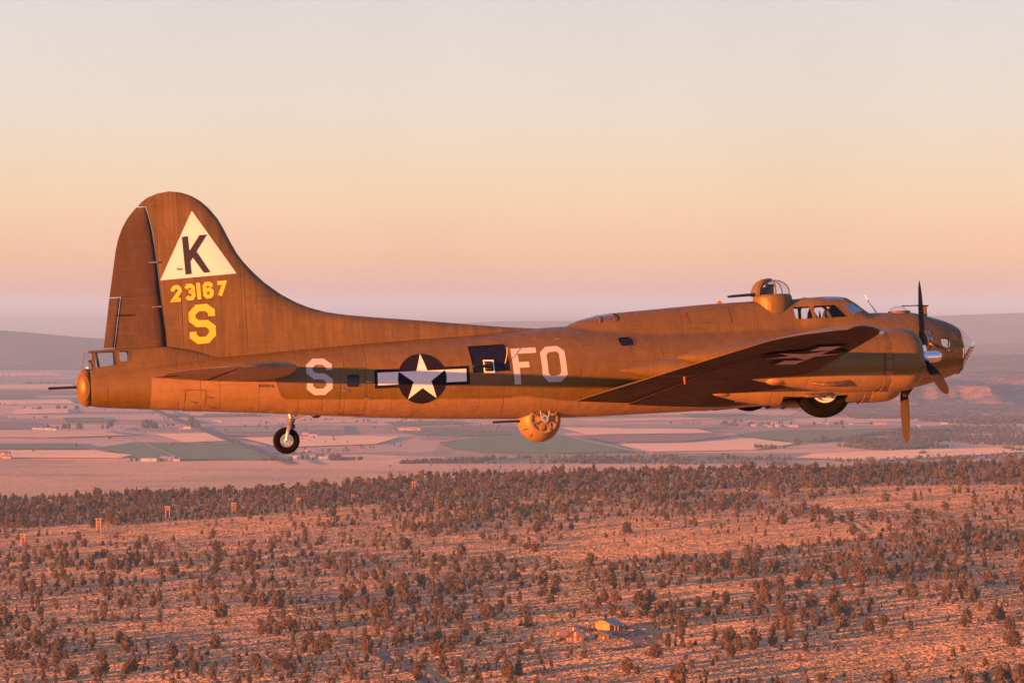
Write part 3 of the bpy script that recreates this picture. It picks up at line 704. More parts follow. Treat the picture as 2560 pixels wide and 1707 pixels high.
def insignia(cx, cy, R, ex, ey, nm, bvh, axis, mats, off=.006, cell=.1, kb=1.0):
    """a star in a disc with a bordered bar on both sides"""
    q = lambda x, y: (cx + (ex[0] * x + ey[0] * y) * R, cy + (ex[1] * x + ey[1] * y) * R)
    disc = [q(math.cos(2 * math.pi * k / 64), math.sin(2 * math.pi * k / 64)) for k in range(64)]
    st = []
    for k in range(10):
        a = math.pi / 2 + k * math.pi / 5; r = 1.0 * .985 if k % 2 == 0 else .382 * .985
        st.append((r * math.cos(a), r * math.sin(a)))
    bar = lambda x0, x1, y0, y1: [q(x0, y0), q(x1, y0), q(x1, y1), q(x0, y1)]
    B = .125
    r_ = insg = skin_patch(nm, [disc], mats[0], bvh, off, cell, -1, None, axis)
    def bar2(sg, x0, x1, y0, y1, inner_r):
        # inner edge follows the disc
        pts = []
        ys = [y0 + (y1 - y0) * k / 6 for k in range(7)]
        pts = [q(sg * math.sqrt(max(0, inner_r ** 2 - y * y)), y) for y in ys] + [q(sg * x1, y1), q(sg * x1, y0)]
        return pts
    for sg in (-1, 1):
        skin_patch('insignia_bar_border', [bar2(sg, .9, 1.92, -.32, .43, 1.003)], mats[0], bvh, off, cell, -1, insg, axis)
        skin_patch('insignia_bar', [bar2(sg, .97, 1.92 - B, -.32 + B, .43 - B, .985)], mats[1], bvh, off + .008, cell, -1, insg, axis)
    sp = [[q(*st[k]), q(*st[(k + 1) % 10]), q(0, 0)] for k in range(10)]
    skin_patch('star', sp, mats[1], bvh, off + .008, cell, -1, insg, axis)
cf, cu = P(1055.3, 945.8, 1.0)
insignia(cf, cu, .60, (1, 0), (0, 1), 'fuselage_insignia', bvh_fus, 'y', (M_navy, M_wht))
# access doors drawn as thin raised plates' edges
def outline(name, pts, s, wd=.010, mat=None, bvh=None):
    pl = [P(x, y, s) for x, y in pts]; m_ = len(pl); c = Vector((sum(p[0] for p in pl) / m_, sum(p[1] for p in pl) / m_))
    inn = [tuple(Vector(p) + (c - Vector(p)).normalized() * wd * 1.6) for p in pl]
    skin_patch(name, [[pl[i], pl[(i + 1) % m_], inn[(i + 1) % m_], inn[i]] for i in range(m_)], mat or M_dark, bvh or bvh_fus, .005)
outline('tail_door', [(464, 974), (516, 973.5), (515, 1027), (463, 1026)], .7)
outline('crew_door', [(850, 918), (913, 918), (917, 1036), (853, 1034)], .95)
outline('roof_hatch', [(1724, 780), (1832, 766), (1836, 807), (1730, 806)], .75)
for x, y, s in ((478, 1005, .62), (860, 976, .95), (917, 954, .98), (917, 996, .98), (1398, 847, 1.1), (519, 993, .68), (520, 1017, .5)):
    f, u = P(x, y, s); h = bvh_fus.ray_cast(Vector((f, -6, u)), Vector((0, 1, 0)))
    if h[0]:
        m = MB(); y0 = h[0].y; m.tube([(f - .03, y0 - .05, u), (f + .13, y0 - .03, u - .01)], [.022, .008], 8); m.tube([(f, y0 + .02, u), (f, y0 - .05, u)], .012, 6); m.build('handle', M_steel, plane)
# waist gun with its white mount
wx = [P(x, y, 1.08) for x, y in ((1208, 900), (1234.5, 900), (1237, 932), (1210, 932))]
mt = skin_patch('gun_mount', frame_polys(wx, .0, -.045), M_wht, bvh_fus, .02, .2)
f, u = P(1220, 915, 1.1)
m = MB().box((f, -1.16, u), (.12, .14, .2)); m.tube([(f, -1.25, u), P(1183, 916, 1.5)[0:1] + (-1.5,) + P(1183, 916, 1.5)[1:]], .022, 8)
m.tube([(f, -1.2, u), P(1184, 916, 1.45)[0:1] + (-1.48,) + P(1184, 916, 1.45)[1:]], .035, 8)
m.build('waist_gun', M_blk, plane)
f, u = P(1262, 900, 1.08); m = MB(); m.tube([(f, -1.1, u - .08), (f + .05, -1.13, u + .12), (f + .07, -1.1, u + .3)], .008, 6); m.build('gun_cord', M_yel, plane)
# ------------------------------------------------------------------ flying surfaces
def naca(x, t): return 5 * t * (.2969 * math.sqrt(x) - .126 * x - .3516 * x * x + .2843 * x ** 3 - .1036 * x ** 4)
def panel(name, mat, parent, sd, ss, fle, fte, ule, ute, tk, x0=0.0, x1=1.0, n=22, camber=.02, split=None, rnd_le=False):
    g = []
    for s in ss:
        a, b, ul, ut, t = fle(s), fte(s), ule(s), ute(s), tk(s); c = a - b
        xs = [x0 + (x1 - x0) * (.5 - .5 * math.cos(math.pi * k / n)) for k in range(n + 1)]
        upp = []; low = []
        for x in xs:
            th = max(.0015, naca(x, t)) * c
            if rnd_le: 
                k = min(1, (x - x0) / ((x1 - x0) * .08)); th *= math.sqrt(max(.0, 1 - (1 - k) ** 2)) * 1.0 + (0.02 if k == 0 else 0)
            cm = camber * c * 4 * x * (1 - x); u = ul + (ut - ul) * x + cm
            upp.append((a - c * x, -sd * s, u + th)); low.append((a - c * x, -sd * s, u - th * .9))
        g.append(upp + low[::-1])
    m = MB(); v, f = surf(g); nn = len(g[0])
    m.add(v, f)
    for i in range(len(m.f)):
        k = i % nn
        m.mi[i] = 1 if k > n else 0
    m.f.append(tuple(range(nn))); m.mi.append(0); m.f.append(tuple((len(g) - 1) * nn + k for k in range(nn))); m.mi.append(0)
    return m.build(name, mat, parent, angle=50)
TIP0, TIP1 = 13.9, 15.78
def rt(s): return math.sqrt(max(0.0, 1 - (max(0, s - TIP0) / (TIP1 - TIP0)) ** 2)) if s < TIP1 else 0
wl0 = lambda s: 6.80 - .146 * s
wt0 = lambda s: 1.20 + .085 * s
def wmid(s): return wl0(s) * .55 + wt0(s) * .45
def wle(s): return wmid(s) + (wl0(s) - wmid(s)) * rt(s)
def wte(s): return wmid(s) + (wt0(s) - wmid(s)) * rt(s)
wu = lambda s: -1.06 + .0655 * s
wul = lambda s: wu(s) + .03 * (wl0(s) - wt0(s))
wtk = lambda s: np.interp(s, [0, 14, 15.8], [.185, .115, .10])
TIPS = [TIP0 + (TIP1 - TIP0) * math.sin(math.pi / 2 * k / 10) for k in range(1, 11)]
TIPS[-1] = TIP1 - .004
for sd in (1, -1):
    w_ = panel('wing', [M_ol, M_gr_sh], plane, sd, list(np.linspace(.3, 7.2, 12)) + list(np.linspace(7.25, 13.3, 10)), wle, wte, wul, wu, wtk, 0, .74)
    panel('wing_tip', [M_ol, M_gr_sh], w_, sd, [13.303, 13.6, TIP0] + TIPS, wle, wte, wul, wu, wtk, 0, 1)
    panel('flap', [M_ol, M_gr_sh], w_, sd, list(np.linspace(1.12, 7.2, 10)), wle, wte, wul, wu, wtk, .747, 1, rnd_le=True)
    panel('aileron', [M_ol, M_grfab_sh], w_, sd, list(np.linspace(7.26, 13.28, 12)), wle, wte, wul, wu, wtk, .747, 1, rnd_le=True)
    if sd == 1:
        wing = w_
        vv = []; ff = []
        for ob in [w_] + list(w_.children):
            b = len(vv); vv += [tuple(v.co) for v in ob.data.vertices]; ff += [tuple(b + i for i in p.vertices) for p in ob.data.polygons]
        bvh_w = BVHTree.FromPolygons(vv, ff)
    # landing light in the leading edge, tip light
    MB().ell((wle(14.2) + .02, -sd * 14.2, wul(14.2)), (.09, .06, .06), 10, 8).build('navigation_light', M_steel, w_)
# star under the wing
sW = 11.6; fW = wle(sW) - .40 * (wle(sW) - wte(sW))
insignia(fW, -sW, .92, (0, -1), (1, 0), 'underwing_insignia', bvh_w, 'z', (M_navy, plain('insignia_grey', (.34, .29, .27), .8, var=.05, spec=.05)), .035, .12)
sl0 = lambda s: -5.50 - .10 * (s - .6); st0 = lambda s: -8.90 + .085 * (s - .6)
S0_, S1_ = 4.3, 6.35
def srt(s): return math.sqrt(max(0.0, 1 - (max(0, s - S0_) / (S1_ - S0_)) ** 2.2))
def sm(s): return sl0(s) * .5 + st0(s) * .5
sle = lambda s: sm(s) + (sl0(s) - sm(s)) * srt(s)
ste = lambda s: sm(s) + (st0(s) - sm(s)) * srt(s)
su_ = lambda s: .02 + .003 * s
sut = lambda s: su_(s) + .01
stk = lambda s: np.interp(s, [0, 6.4], [.115, .10])
STS = list(np.linspace(.35, S0_, 10)) + [S0_ + (S1_ - S0_) * math.sin(math.pi / 2 * k / 9) for k in range(1, 10)]
STS[-1] = S1_ - .004
for sd in (1, -1):
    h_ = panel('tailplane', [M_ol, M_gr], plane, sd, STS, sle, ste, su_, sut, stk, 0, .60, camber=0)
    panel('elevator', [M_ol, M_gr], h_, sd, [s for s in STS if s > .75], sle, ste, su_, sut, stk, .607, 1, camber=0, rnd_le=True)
    fz = ste(2.6); MB().box((fz + .12, -sd * 2.6, su_(2.6) - .02), (.34, .9, .03)).build('trim_tab', M_grfab_sh, h_)
# ------------------------------------------------------------------ engines
def zone_n(T, X, o): return T.mapr(T.math('ADD', X[2], T.math('MULTIPLY', X[0], -.01)), -.30, -.24, 1.0, 0.0, True)
M_nac = paint('nacelle_paint', 'zone', zone_n, (), rep=[(0, .55, .012, .2)])
M_cowl = paint('cowling_paint', 'zone', lambda T, X, o: T.mapr(X[2], -.42, -.30, 1.0, 0.0, True), (), rep=[(0, .9, .01, .12)], rough=.42)
M_exh = plain('exhaust_steel', (.10, .065, .045), .55, .5, .5, 9)
ENG = {}
def nacelle(sd, s, uc, fc, inboard):
    root = empty('engine_nacelle', (fc, -sd * s, uc)); root.parent = plane
    # axis stations behind the cowling: (f offset, radius, drop of the axis)
    R = .735
    if inboard: prof = [(-.62, .70, 0), (-.9, .715, 0), (-1.5, .72, 0), (-2.2, .71, -.01), (-3.0, .68, .0), (-3.7, .60, .06), (-4.4, .47, .14), (-5.2, .32, .22), (-6.0, .14, .28), (-6.5, .02, .30)]
    else: prof = [(-.62, .70, 0), (-.9, .71, 0), (-1.4, .70, 0), (-2.0, .66, .02), (-2.7, .58, .06), (-3.4, .47, .10), (-4.1, .34, .16), (-4.8, .19, .22), (-5.3, .03, .26)]
    g = []; pf = [p[0] for p in prof][::-1]
    for x in np.linspace(prof[0][0], prof[-1][0], 44):
        r = np.interp(x, pf, [p[1] for p in prof][::-1]); d = np.interp(x, pf, [p[2] for p in prof][::-1])
        g.append([(x, math.cos(2 * math.pi * k / 40) * r, d + math.sin(2 * math.pi * k / 40) * r) for k in range(40)])
    m = MB(); m.add(*surf(g)); m.f.append(tuple(range(40))); m.mi.append(0); m.f.append(tuple(43 * 40 + k for k in range(40))); m.mi.append(0)
    body = m.build('nacelle_body', [M_nac, M_dark], root, angle=50)
    if inboard:
        cu_ = MB().box((-1.85, -sd * .0, -.80), (1.62, .98, .62)); cu_.mi = [1] * len(cu_.mi)
        co2 = cu_.build('cut', [M_nac, M_dark], None)
        md = body.modifiers.new('b', 'BOOLEAN'); md.object = co2; md.operation = 'DIFFERENCE'; md.solver = 'EXACT'
        body.parent = None
        bpy.context.view_layer.update(); dg = bpy.context.evaluated_depsgraph_get()
        nm = bpy.data.meshes.new_from_object(body.evaluated_get(dg)); body.modifiers.clear(); body.data = nm; bpy.data.objects.remove(co2); body.parent = root
        try: nm.set_sharp_from_angle(angle=rad(50))
        except Exception: pass
    # cowl flaps: a ring of overlapping petals
    m = MB()
    for k in range(18):
        a0, a1 = 2 * math.pi * k / 18, 2 * math.pi * (k + .97) / 18
        pts = []
        for (x, r) in ((-.44, .716), (-.64, .742)):
            for a in (a0, (a0 + a1) / 2, a1): pts.append((x, math.cos(a) * r, math.sin(a) * r))
        for (x, r) in ((-.44, .700), (-.64, .726)):
            for a in (a0, (a0 + a1) / 2, a1): pts.append((x, math.cos(a) * r, math.sin(a) * r))
        m.add(pts, [(0, 1, 4, 3), (1, 2, 5, 4), (6, 9, 10, 7), (7, 10, 11, 8), (3, 4, 10, 9), (4, 5, 11, 10), (0, 3, 9, 6), (2, 8, 11, 5)])
    m.build('cowl_flap_ring', M_nac, root, angle=25)
    m = MB(); m.lathe((0, 0, 0), (1, 0, 0), [(-.44, .70), (-.44, .725), (-.30, .733), (-.06, .728), (.08, .712), (.20, .675), (.30, .615), (.355, .545), (.36, .50), (.33, .475), (.25, .47), (-.05, .50), (-.3, .60), (-.44, .70)], 56)
    m.build('engine_cowling', M_cowl, root, angle=50)
    m = MB(); m.lathe((0, 0, 0), (1, 0, 0), [(-.15, .52), (-.10, .50), (-.10, .27), (.02, .26), (.10, .20), (.30, .15), (.32, .02)], 36)
    for k in range(9):
        a = 2 * math.pi * k / 9
        m.tube([(-.04, math.cos(a) * .2, math.sin(a) * .2), (-.04, math.cos(a) * .46, math.sin(a) * .46)], .085, 10)
    m.build('engine', M_blk, root)
    if inboard:
        m = MB(); m.tube([(-1.1, -sd * -.55, -.55), (-2.6, sd * .5, -.62), (-3.6, sd * .35, -.52)], [.07, .08, .05], 10)
        m.build('exhaust_pipe', M_exh, root)
    m = MB(); rr = Matrix.Identity(3)
    if inboard: m.ell((-4.05, -sd * .18, -.30), (.30, .20, .13), 18, 10)
    else: m.ell((-3.05, -sd * .12, -.35), (.28, .20, .12), 18, 10)
    m.build('supercharger_fairing', M_gr, root)
    m = MB(); m.tube([(-1.5, -sd * .55, -.46), (-1.7, -sd * .60, -.50), (-2.1, -sd * .56, -.50), (-2.3, -sd * .44, -.46)], [.035, .05, .045, .03], 10)
    m.build('exhaust_pipe', M_exh, root)
    return root
def blade_mesh():
    g = []
    for k in range(22):
        t = k / 21; r = .24 + t * 1.525
        ch = np.interp(t, [0, .10, .3, .55, .8, .93, 1], [.10, .13, .21, .235, .20, .145, .03]); th = np.interp(t, [0, .1, .4, 1], [.09, .06, .025, .008])
        tw = rad(np.interp(t, [0, 1], [64, 38])); rg = []
        for j in range(14):
            a = 2 * math.pi * j / 14; x = math.cos(a) * ch / 2; y = math.sin(a) * th / 2
            rg.append((x * math.sin(tw) + y * math.cos(tw), x * math.cos(tw) - y * math.sin(tw), r))
        g.append(rg)
    m = MB(); m.add(*surf(g)); m.f.append(tuple(range(14))); m.mi.append(0); m.f.append(tuple(21 * 14 + k for k in range(14))); m.mi.append(0)
    return m
M_bl = plain('propeller_blade_paint', (.016, .010, .008), .7, .0, spec=.2)
def propeller(loc, ang0):
    root = empty('propeller', loc); root.parent = plane
    m = MB(); m.lathe((0, 0, 0), (1, 0, 0), [(-.22, .12), (-.1, .15), (.02, .155), (.08, .135), (.13, .128), (.30, .128), (.37, .118), (.415, .09), (.435, .05), (.44, .001)], 28)
    for k in range(3):
        a = ang0 + k * 2 * math.pi / 3; d = Vector((0, math.sin(a), math.cos(a))); m.tube([d * .08, d * .27], [.085, .075], 12)
    m.build('propeller_hub', M_alu, root)
    b0 = None
    for k in range(3):
        a = ang0 + k * 2 * math.pi / 3
        if b0 is None: b0 = blade_mesh().build('propeller_blade', M_bl, root)
        bo = b0 if k == 0 else b0.copy()
        if k: C.objects.link(bo); bo.parent = root
        bo.rotation_euler = (-a, 0, 0)
for (sd, s, uc, fc, inb, a0) in ((1, 6.5, -.44, 7.82, False, 0.0), (1, 3.2, -.645, 8.45, True, math.pi), (-1, 3.2, -.645, 8.45, True, 0.0), (-1, 6.5, -.44, 7.82, False, 0.0)):
    nacelle(sd, s, uc, fc, inb); propeller((fc + .52, -sd * s, uc + .03), a0)
# ------------------------------------------------------------------ main wheels
def wheel(root, r, wd, hub_r, rim_mat):
    hw = wd / 2
    prof = [(-hw * .45, hub_r), (-hw * .8, hub_r * 1.08), (-hw, r * .78), (-hw * .85, r * .92), (-hw * .45, r * .99), (0, r), (hw * .45, r * .99), (hw * .85, r * .92), (hw, r * .78), (hw * .8, hub_r * 1.08), (hw * .45, hub_r), (-hw * .45, hub_r)]
    t = MB().lathe((0, 0, 0), (0, 1, 0), prof, 56).build('tyre', M_rub, root, angle=30)
    m = MB()
    for sg in (-1, 1):
        m.lathe((0, 0, 0), (0, sg, 0), [(hw * .2, .001), (hw * .9, .03), (hw * .92, hub_r * .22), (hw * .62, hub_r * .26), (hw * .5, hub_r * .8), (hw * .78, hub_r * .9), (hw * .80, hub_r * 1.03), (hw * .6, hub_r * 1.05)], 40)
    h = m.build('wheel_rim', rim_mat, root)
    for sg in (-1,):
        for k in range(8):
            m = MB(); a = 2 * math.pi * k / 8; m.tube([(math.cos(a) * hub_r * .62, sg * hw * .50, math.sin(a) * hub_r * .62), (math.cos(a) * hub_r * .62, sg * hw * .585, math.sin(a) * hub_r * .62)], hub_r * .07, 8); m.build('rim_bolt', M_dark, root)
for sd in (1, -1):
    rw = empty('main_wheel', (6.93, -sd * 3.2, -.985 if sd == 1 else -.70)); rw.parent = plane
    wheel(rw, .70, .44, .33, M_wht)
rw = empty('tail_wheel', (P(716, 1101)[0], 0, P(716, 1101)[1])); rw.parent = plane
wheel(rw, .322, .22, .155, M_steel)
def L(x, y, s=0): f, u = P(x, y, s); return (f - rw.location.x, -s, u - rw.location.z)
m = MB(); m.tube([L(716, 1101, .15), L(719, 1082, .15), L(724, 1062, .10), L(728, 1050, .0), L(722, 1022)], [.035, .045, .05, .055, .06], 12); m.ell(L(726, 1050), (.085, .09, .05), 14, 8)
m.tube([L(716, 1101, -.15), L(719, 1082, -.15), L(724, 1062, -.10), L(728, 1050, .0)], [.035, .045, .05, .055], 12)
m.build('wheel_strut', M_steel, rw)
MB().tube([L(726, 1049), L(783, 1027)], .035, 10).build('drag_brace', M_steel, rw)
m = MB(); m.tube([L(738, 1022), L(739, 1040), L(731, 1058), L(733, 1068)], .03, 8); m.box(L(733, 1066), (.08, .08, .10)); m.build('shock_link', M_blk, rw)
m = MB(); f_, u_ = P(790, 1038); m.ell((f_, 0, u_), (.12, .10, .07), 12, 8); m.build('tow_fitting', M_blk, plane)
# ------------------------------------------------------------------ turrets
tt = empty('tail_turret', (P(216, 969)[0], 0, P(216, 969)[1])); tt.parent = plane
MB().ell((0, 0, 0), (.245, .40, .46), 36, 24).build('turret_shell', M_ol, tt)
MB().lathe((-.03, 0, 0), (-1, 0, 0), [(0, .001), (0, .001)], 4)
m = MB(); g = []
for k in range(48):
    a = 2 * math.pi * k / 48; cx = .02 * math.cos(a); pts = []
    for r_ in (.016,):
        y, z = -.30, 0
    ex = Vector((.135 * math.cos(a) - .085, 0, .305 * math.sin(a)))
    q = max(0, 1 - (ex.x / .245) ** 2 - (ex.z / .46) ** 2); ex.y = -.40 * math.sqrt(q) - .004; g.append(ex)
m.tube(g + [g[0]], .014, 6, cap=False); m.build('turret_rim', M_ol, tt)
m = MB()
for s in (.09, -.09):
    m.tube([(-.2, -s, .02), (-.88, -s, .02)], .032, 12); m.tube([(-.86, -s, .02), (-.90, -s, .02)], .026, 8)
m.build('gun_barrel', M_blk, tt)
# tail gunner's sight seen through the glass
m = MB(); f_, u_ = P(228, 915); m.tube([(f_, 0, u_ - .12), (f_, 0, u_ + .05)], .05, 8); m.box((f_ - .02, 0, u_ + .09), (.09, .12, .1)); f2, u2 = P(241, 900); m.tube([(f2, .1, u2 + .18), (f2 + .06, .1, u2 - .2)], .03, 6)
m.build('gun_sight', M_blk, tt).location = (-tt.location.x, 0, -tt.location.z)
bt = empty('ball_turret', (P(1347, 1050)[0], 0, P(1347, 1050)[1])); bt.parent = plane
M_ball = paint('turret_paint', 'grey', None, (), rep=[(0, .21, .008, .0)], rough=.40)
MB().ell((0, 0, 0), (.54, .54, .54), 48, 32).build('turret_shell', M_ball, bt)
m = MB(); m.lathe((0.02, -.545, .02), (0, -1, 0), [(-.15, .36), (-.02, .36), (.0, .345), (.0, .30), (-.03, .29), (-.035, .02), (-.035, .001)], 44); m.build('side_plate', M_ball, bt)
m = MB()
for a in (-20, 25, 68, 115, 160, 205): 
    a = rad(a); d = Vector((math.cos(a), 0, -math.sin(a))); m.tube([Vector((.02, -.58, .02)) + d * .10, Vector((.02, -.575, .02)) + d * .30], [.008, .022], 6)
m.build('plate_web', M_ball, bt)
m = MB()
for dx in (-.11, .15): m.tube([(.02 + dx, -.60, .33), (.02 + dx * .7, -.60, .08), (.03, -.60, -.04)], .02, 8)
m.lathe((.03, -.59, .02), (0, -1, 0), [(0, .09), (.03, .09), (.03, .06), (0.0, .05)], 20); m.tube([(-.13, -.60, .34), (.20, -.60, .34)], .02, 8); m.build('yoke', M_steel, bt)
m = MB(); 
for a0, a1, sy in ((215, 250, -.30), (200, 228, -.42)):
    pass
v_ = []
for (aa, bb, y0, y1) in ((206, 236, -.22, -.34),):
    for t in (aa, bb):
        for y in (y0, y1):
            r = math.sqrt(.548 ** 2 - y * y); v_.append((math.cos(rad(t)) * r, y, math.sin(rad(t)) * r))
m.add(v_, [(0, 1, 3, 2)]); m.build('turret_slot', M_dark, bt)
m = MB()
for s in (.16, -.16):
    m.tube([(-.40, -s, 0), (-1.13, -s, .0)], .028, 12); m.lathe((-.42, -s, 0), (-1, 0, 0), [(-.15, .10), (.02, .09), (.06, .05)], 14)
m.build('gun_barrel', M_blk, bt)
f_, u_ = P(1931, 757)
ut = empty('upper_turret', (f_, 0, u_)); ut.parent = plane
m = MB(); m.lathe((0, 0, 0), (0, 0, 1), [(-.28, .50), (.05, .50), (.13, .495), (.18, .47), (.20, .44)], 44); m.build('turret_ring', M_ol, ut)
m = MB(); m.lathe((0, 0, 0), (0, 0, 1), [(.18, .475), (.30, .465), (.40, .42), (.48, .34), (.535, .22), (.555, .10), (.56, .001)], 44); m.build('turret_dome', M_gl, ut)
DP = [(.18, .478), (.30, .468), (.40, .424), (.48, .344), (.539, .224), (.559, .10), (.562, 0)]
m = MB()
for az, wd in ((rad(152), .12), (rad(208), .12), (rad(95), .035), (rad(265), .035), (rad(40), .02), (rad(-40), .02)):
    d = Vector((math.cos(az), math.sin(az), 0)); m.tube([d * r + Vector((0, 0, z)) for z, r in DP], [wd * .6] * 5 + [wd * .5, wd * .4], 6)
m.build('dome_frame', M_ol, ut)
m = MB()
for s in (.13, -.13): m.tube([(-.30, -s, .235), (-1.12, -s, .20)], [.034, .028], 10)
m.build('gun_barrel', M_blk, ut)
m = MB(); m.box((-.15, 0, .28), (.30, .36, .22)); m.box((-.05, .0, .43), (.18, .2, .08)); m.build('gun_cradle', M_blk, ut)
# ------------------------------------------------------------------ nose glazing
st = [(2389, 818, 934, .56), (2395, 817, 928, .545), (2402, 819.5, 920, .51), (2411, 826, 906, .45), (2419, 832.5, 892.5, .37), (2426, 840, 877, .27), (2431, 848, 867, .16), (2434, 855, 860.5, .05)]
g = []
fF = [P(x, 860)[0] for x, *_ in st]; tU = [P(x, a)[1] for x, a, b, w_ in st]; bU = [P(x, b)[1] for x, a, b, w_ in st]; wW = [w_ for *_, w_ in st]
for t in np.linspace(0, 1, 22):
    f = fF[0] + (fF[-1] - fF[0]) * math.sin(t * math.pi / 2); T_, B_, w_ = np.interp(f, fF, tU), np.interp(f, fF, bU), np.interp(f, fF, wW)
    c, r = (T_ + B_) / 2, (T_ - B_) / 2
    g.append([(f, math.cos(2 * math.pi * k / 40) * w_, c + math.sin(2 * math.pi * k / 40) * r) for k in range(40)])
ng = empty('glazed_nose', (0, 0, 0)); ng.parent = plane
m = MB(); m.add(*surf(g)); m.build('nose_dome', M_gl, ng)
m = MB(); rr_ = g[0]; m.tube([Vector(p) for p in rr_] + [Vector(rr_[0])], .016, 6, cap=False); m.build('nose_ring', M_ol, ng)
m = MB()
A_ = [P(2429, 868), P(2399, 922)]
for s in (-.20, .20): m.tube([(A_[0][0], -s * .7, A_[0][1]), (A_[1][0], -s, A_[1][1])], .012, 6)
m.tube([(A_[0][0], .14, A_[0][1]), (A_[0][0], -.14, A_[0][1])], .02, 6); m.tube([(A_[1][0], .2, A_[1][1]), (A_[1][0], -.2, A_[1][1])], .03, 6); m.build('aiming_panel_frame', M_blk, ng)
f_, u_ = P(2401, 878); m = MB(); m.box((f_, 0, u_), (.16, .16, .22)); m.lathe((f_, 0, u_ + .1), (0, 0, 1), [(0, .07), (.06, .07), (.08, .03)], 14); m.tube([(f_ - .05, 0, u_ - .1), (f_ - .1, 0, u_ - .38)], .03, 8)
m.tube([P(2427, 872)[0:1] + (0,) + P(2427, 872)[1:], P(2400, 915)[0:1] + (0,) + P(2400, 915)[1:]], .016, 8); m.build('bomb_sight', M_blk, ng)
f_, u_ = P(2396, 920); MB().box((f_, -.05, u_), (.09, .4, .06)).build('nose_light', plain('orange_fitting', (.4, .13, .04), .5), ng)
# ------------------------------------------------------------------ small things on the deck
f_, u_ = P(2245, 781)
ad_ = empty('astrodome', (f_, 0, u_)); ad_.parent = plane
MB().ell((0, 0, .0), (.245, .245, .165), 32, 10, 0, 90).build('dome_glass', M_gl, ad_)
MB().lathe((0.03, 0, 0), (0, 0, 1), [(-.10, .30), (.0, .285), (.035, .27), (.035, .25)], 36).build('dome_ring', M_ol, ad_)
f_, u_ = P(2311, 788)
m = MB(); m.add([(f_ - .07, -.02, u_ - .05), (f_ + .07, -.02, u_ - .05), (f_ + .07, -.02, u_ + .22), (f_ - .03, -.02, u_ + .22), (f_ - .07, .02, u_ - .05), (f_ + .07, .02, u_ - .05), (f_ + .07, .02, u_ + .22), (f_ - .03, .02, u_ + .22)],
      [(0, 1, 2, 3), (7, 6, 5, 4), (0, 4, 5, 1), (1, 5, 6, 2), (2, 6, 7, 3), (3, 7, 4, 0)])
am = m.build('aerial_mast', M_ol, plane, smooth=False)
m = MB(); m.tube([(f_ + .12, 0, u_ + .235), (f_ - .1, 0, u_ + .245), (f_ - .30, 0, u_ + .26)], [.018, .022, .010], 8); m.tube([(f_ - .1, .06, u_ + .25), (f_ - .55, .10, u_ + .27)], .008, 5); m.tube([(f_ - .1, -.06, u_ + .245), (f_ - .62, -.10, u_ + .245)], .008, 5); m.build('aerial_arm', M_blk, am)
f_, u_ = P(2191, 781); f2, u2 = P(2162.5, 737)
m = MB(); m.tube([(f_, 0, u_), (f_ - .18, 0, u_ + .26)], [.02, .007], 6); m.tube([(f_ - .18, 0, u_ + .26), (f2, 0, u2)], [.016, .016], 6); m.build('whip_aerial', M_wht, plane)
f_, u_ = P(1799, 761)
bc = MB().ell((f_, 0, u_), (.07, .07, .10), 16, 8, -20, 90).build('beacon_lamp', None, plane)
T = NT('beacon_red'); e = T.n('ShaderNodeEmission'); e.inputs[0].default_value = (1, .07, .02, 1); e.inputs[1].default_value = .3; T.l(e.outputs[0], T.out.inputs[0]); bc.data.materials.clear(); bc.data.materials.append(T.m)
MB().lathe((f_, 0, u_ - .05), (0, 0, 1), [(0, .10), (.03, .09), (.04, .07)], 18).build('lamp_base', M_ol, bc)
f_, u_ = P(2008, 747); MB().ell((f_, -.1, u_ + .0), (.09, .05, .035), 12, 6).build('deck_light', M_wht, plane)
# radio hatch glazing behind the deck
g = []
h_px = [(1420, 812), (1444, 801.5), (1465, 795.5), (1482.7, 790.7), (1508, 785.4), (1524, 784)]
for x, y in h_px:
    f, u = P(x, y); k = (x - 1420) / 104; wd = .12 + .34 * math.sqrt(max(.02, k)); g.append([(f, math.cos(math.pi * j / 16) * wd, u - .20 + .205 * math.sin(math.pi * j / 16)) for j in range(17)])
# deck is lowered beneath the glass: the hatch is a bubble standing on it
rh = MB(); rh.add(*surf(g, False)); rh.build('radio_hatch_glass', M_gl, plane)
m = MB()
for x in (1490, 1524):
    f, u = P(x, np.interp(x, [a for a, b in h_px], [b for a, b in h_px])); wd = .12 + .34 * math.sqrt((x - 1420) / 104); m.tube([(f, math.cos(math.pi * j / 12) * wd, u - .20 + .205 * math.sin(math.pi * j / 12)) for j in range(13)], .014, 6)
m.build('hatch_frame', M_ol, plane)
# cheek gun: perforated jacket and barrel
a_ = P(2326, 858, 1.05); b_ = P(2381, 880, 1.5)
A3, B3 = Vector((a_[0], -1.0, a_[1])), Vector((b_[0], -1.5, b_[1]))
m = MB(); m.tube([A3, A3.lerp(B3, .55)], .032, 10); m.tube([A3.lerp(B3, .5), B3], .020, 8)
for k in range(7): m.lathe(A3.lerp(B3, .08 + k * .07), (B3 - A3), [(0, .040), (.018, .040)], 10)
m.build('cheek_gun', M_exh, plane)
# side glazing bars of the nose
polys = [PX(q, .95) for q in ([(2316, 824), (2320, 824), (2323, 834), (2319, 835)], [(2323, 827), (2329, 828), (2331, 836), (2326, 836)], [(2321, 840), (2325, 840), (2327, 849), (2323, 849)], [(2327, 841), (2334, 842), (2336, 850), (2330, 850)])]
skin_patch('nose_side_window', polys, M_glw, bvh_fus, .012, .1)
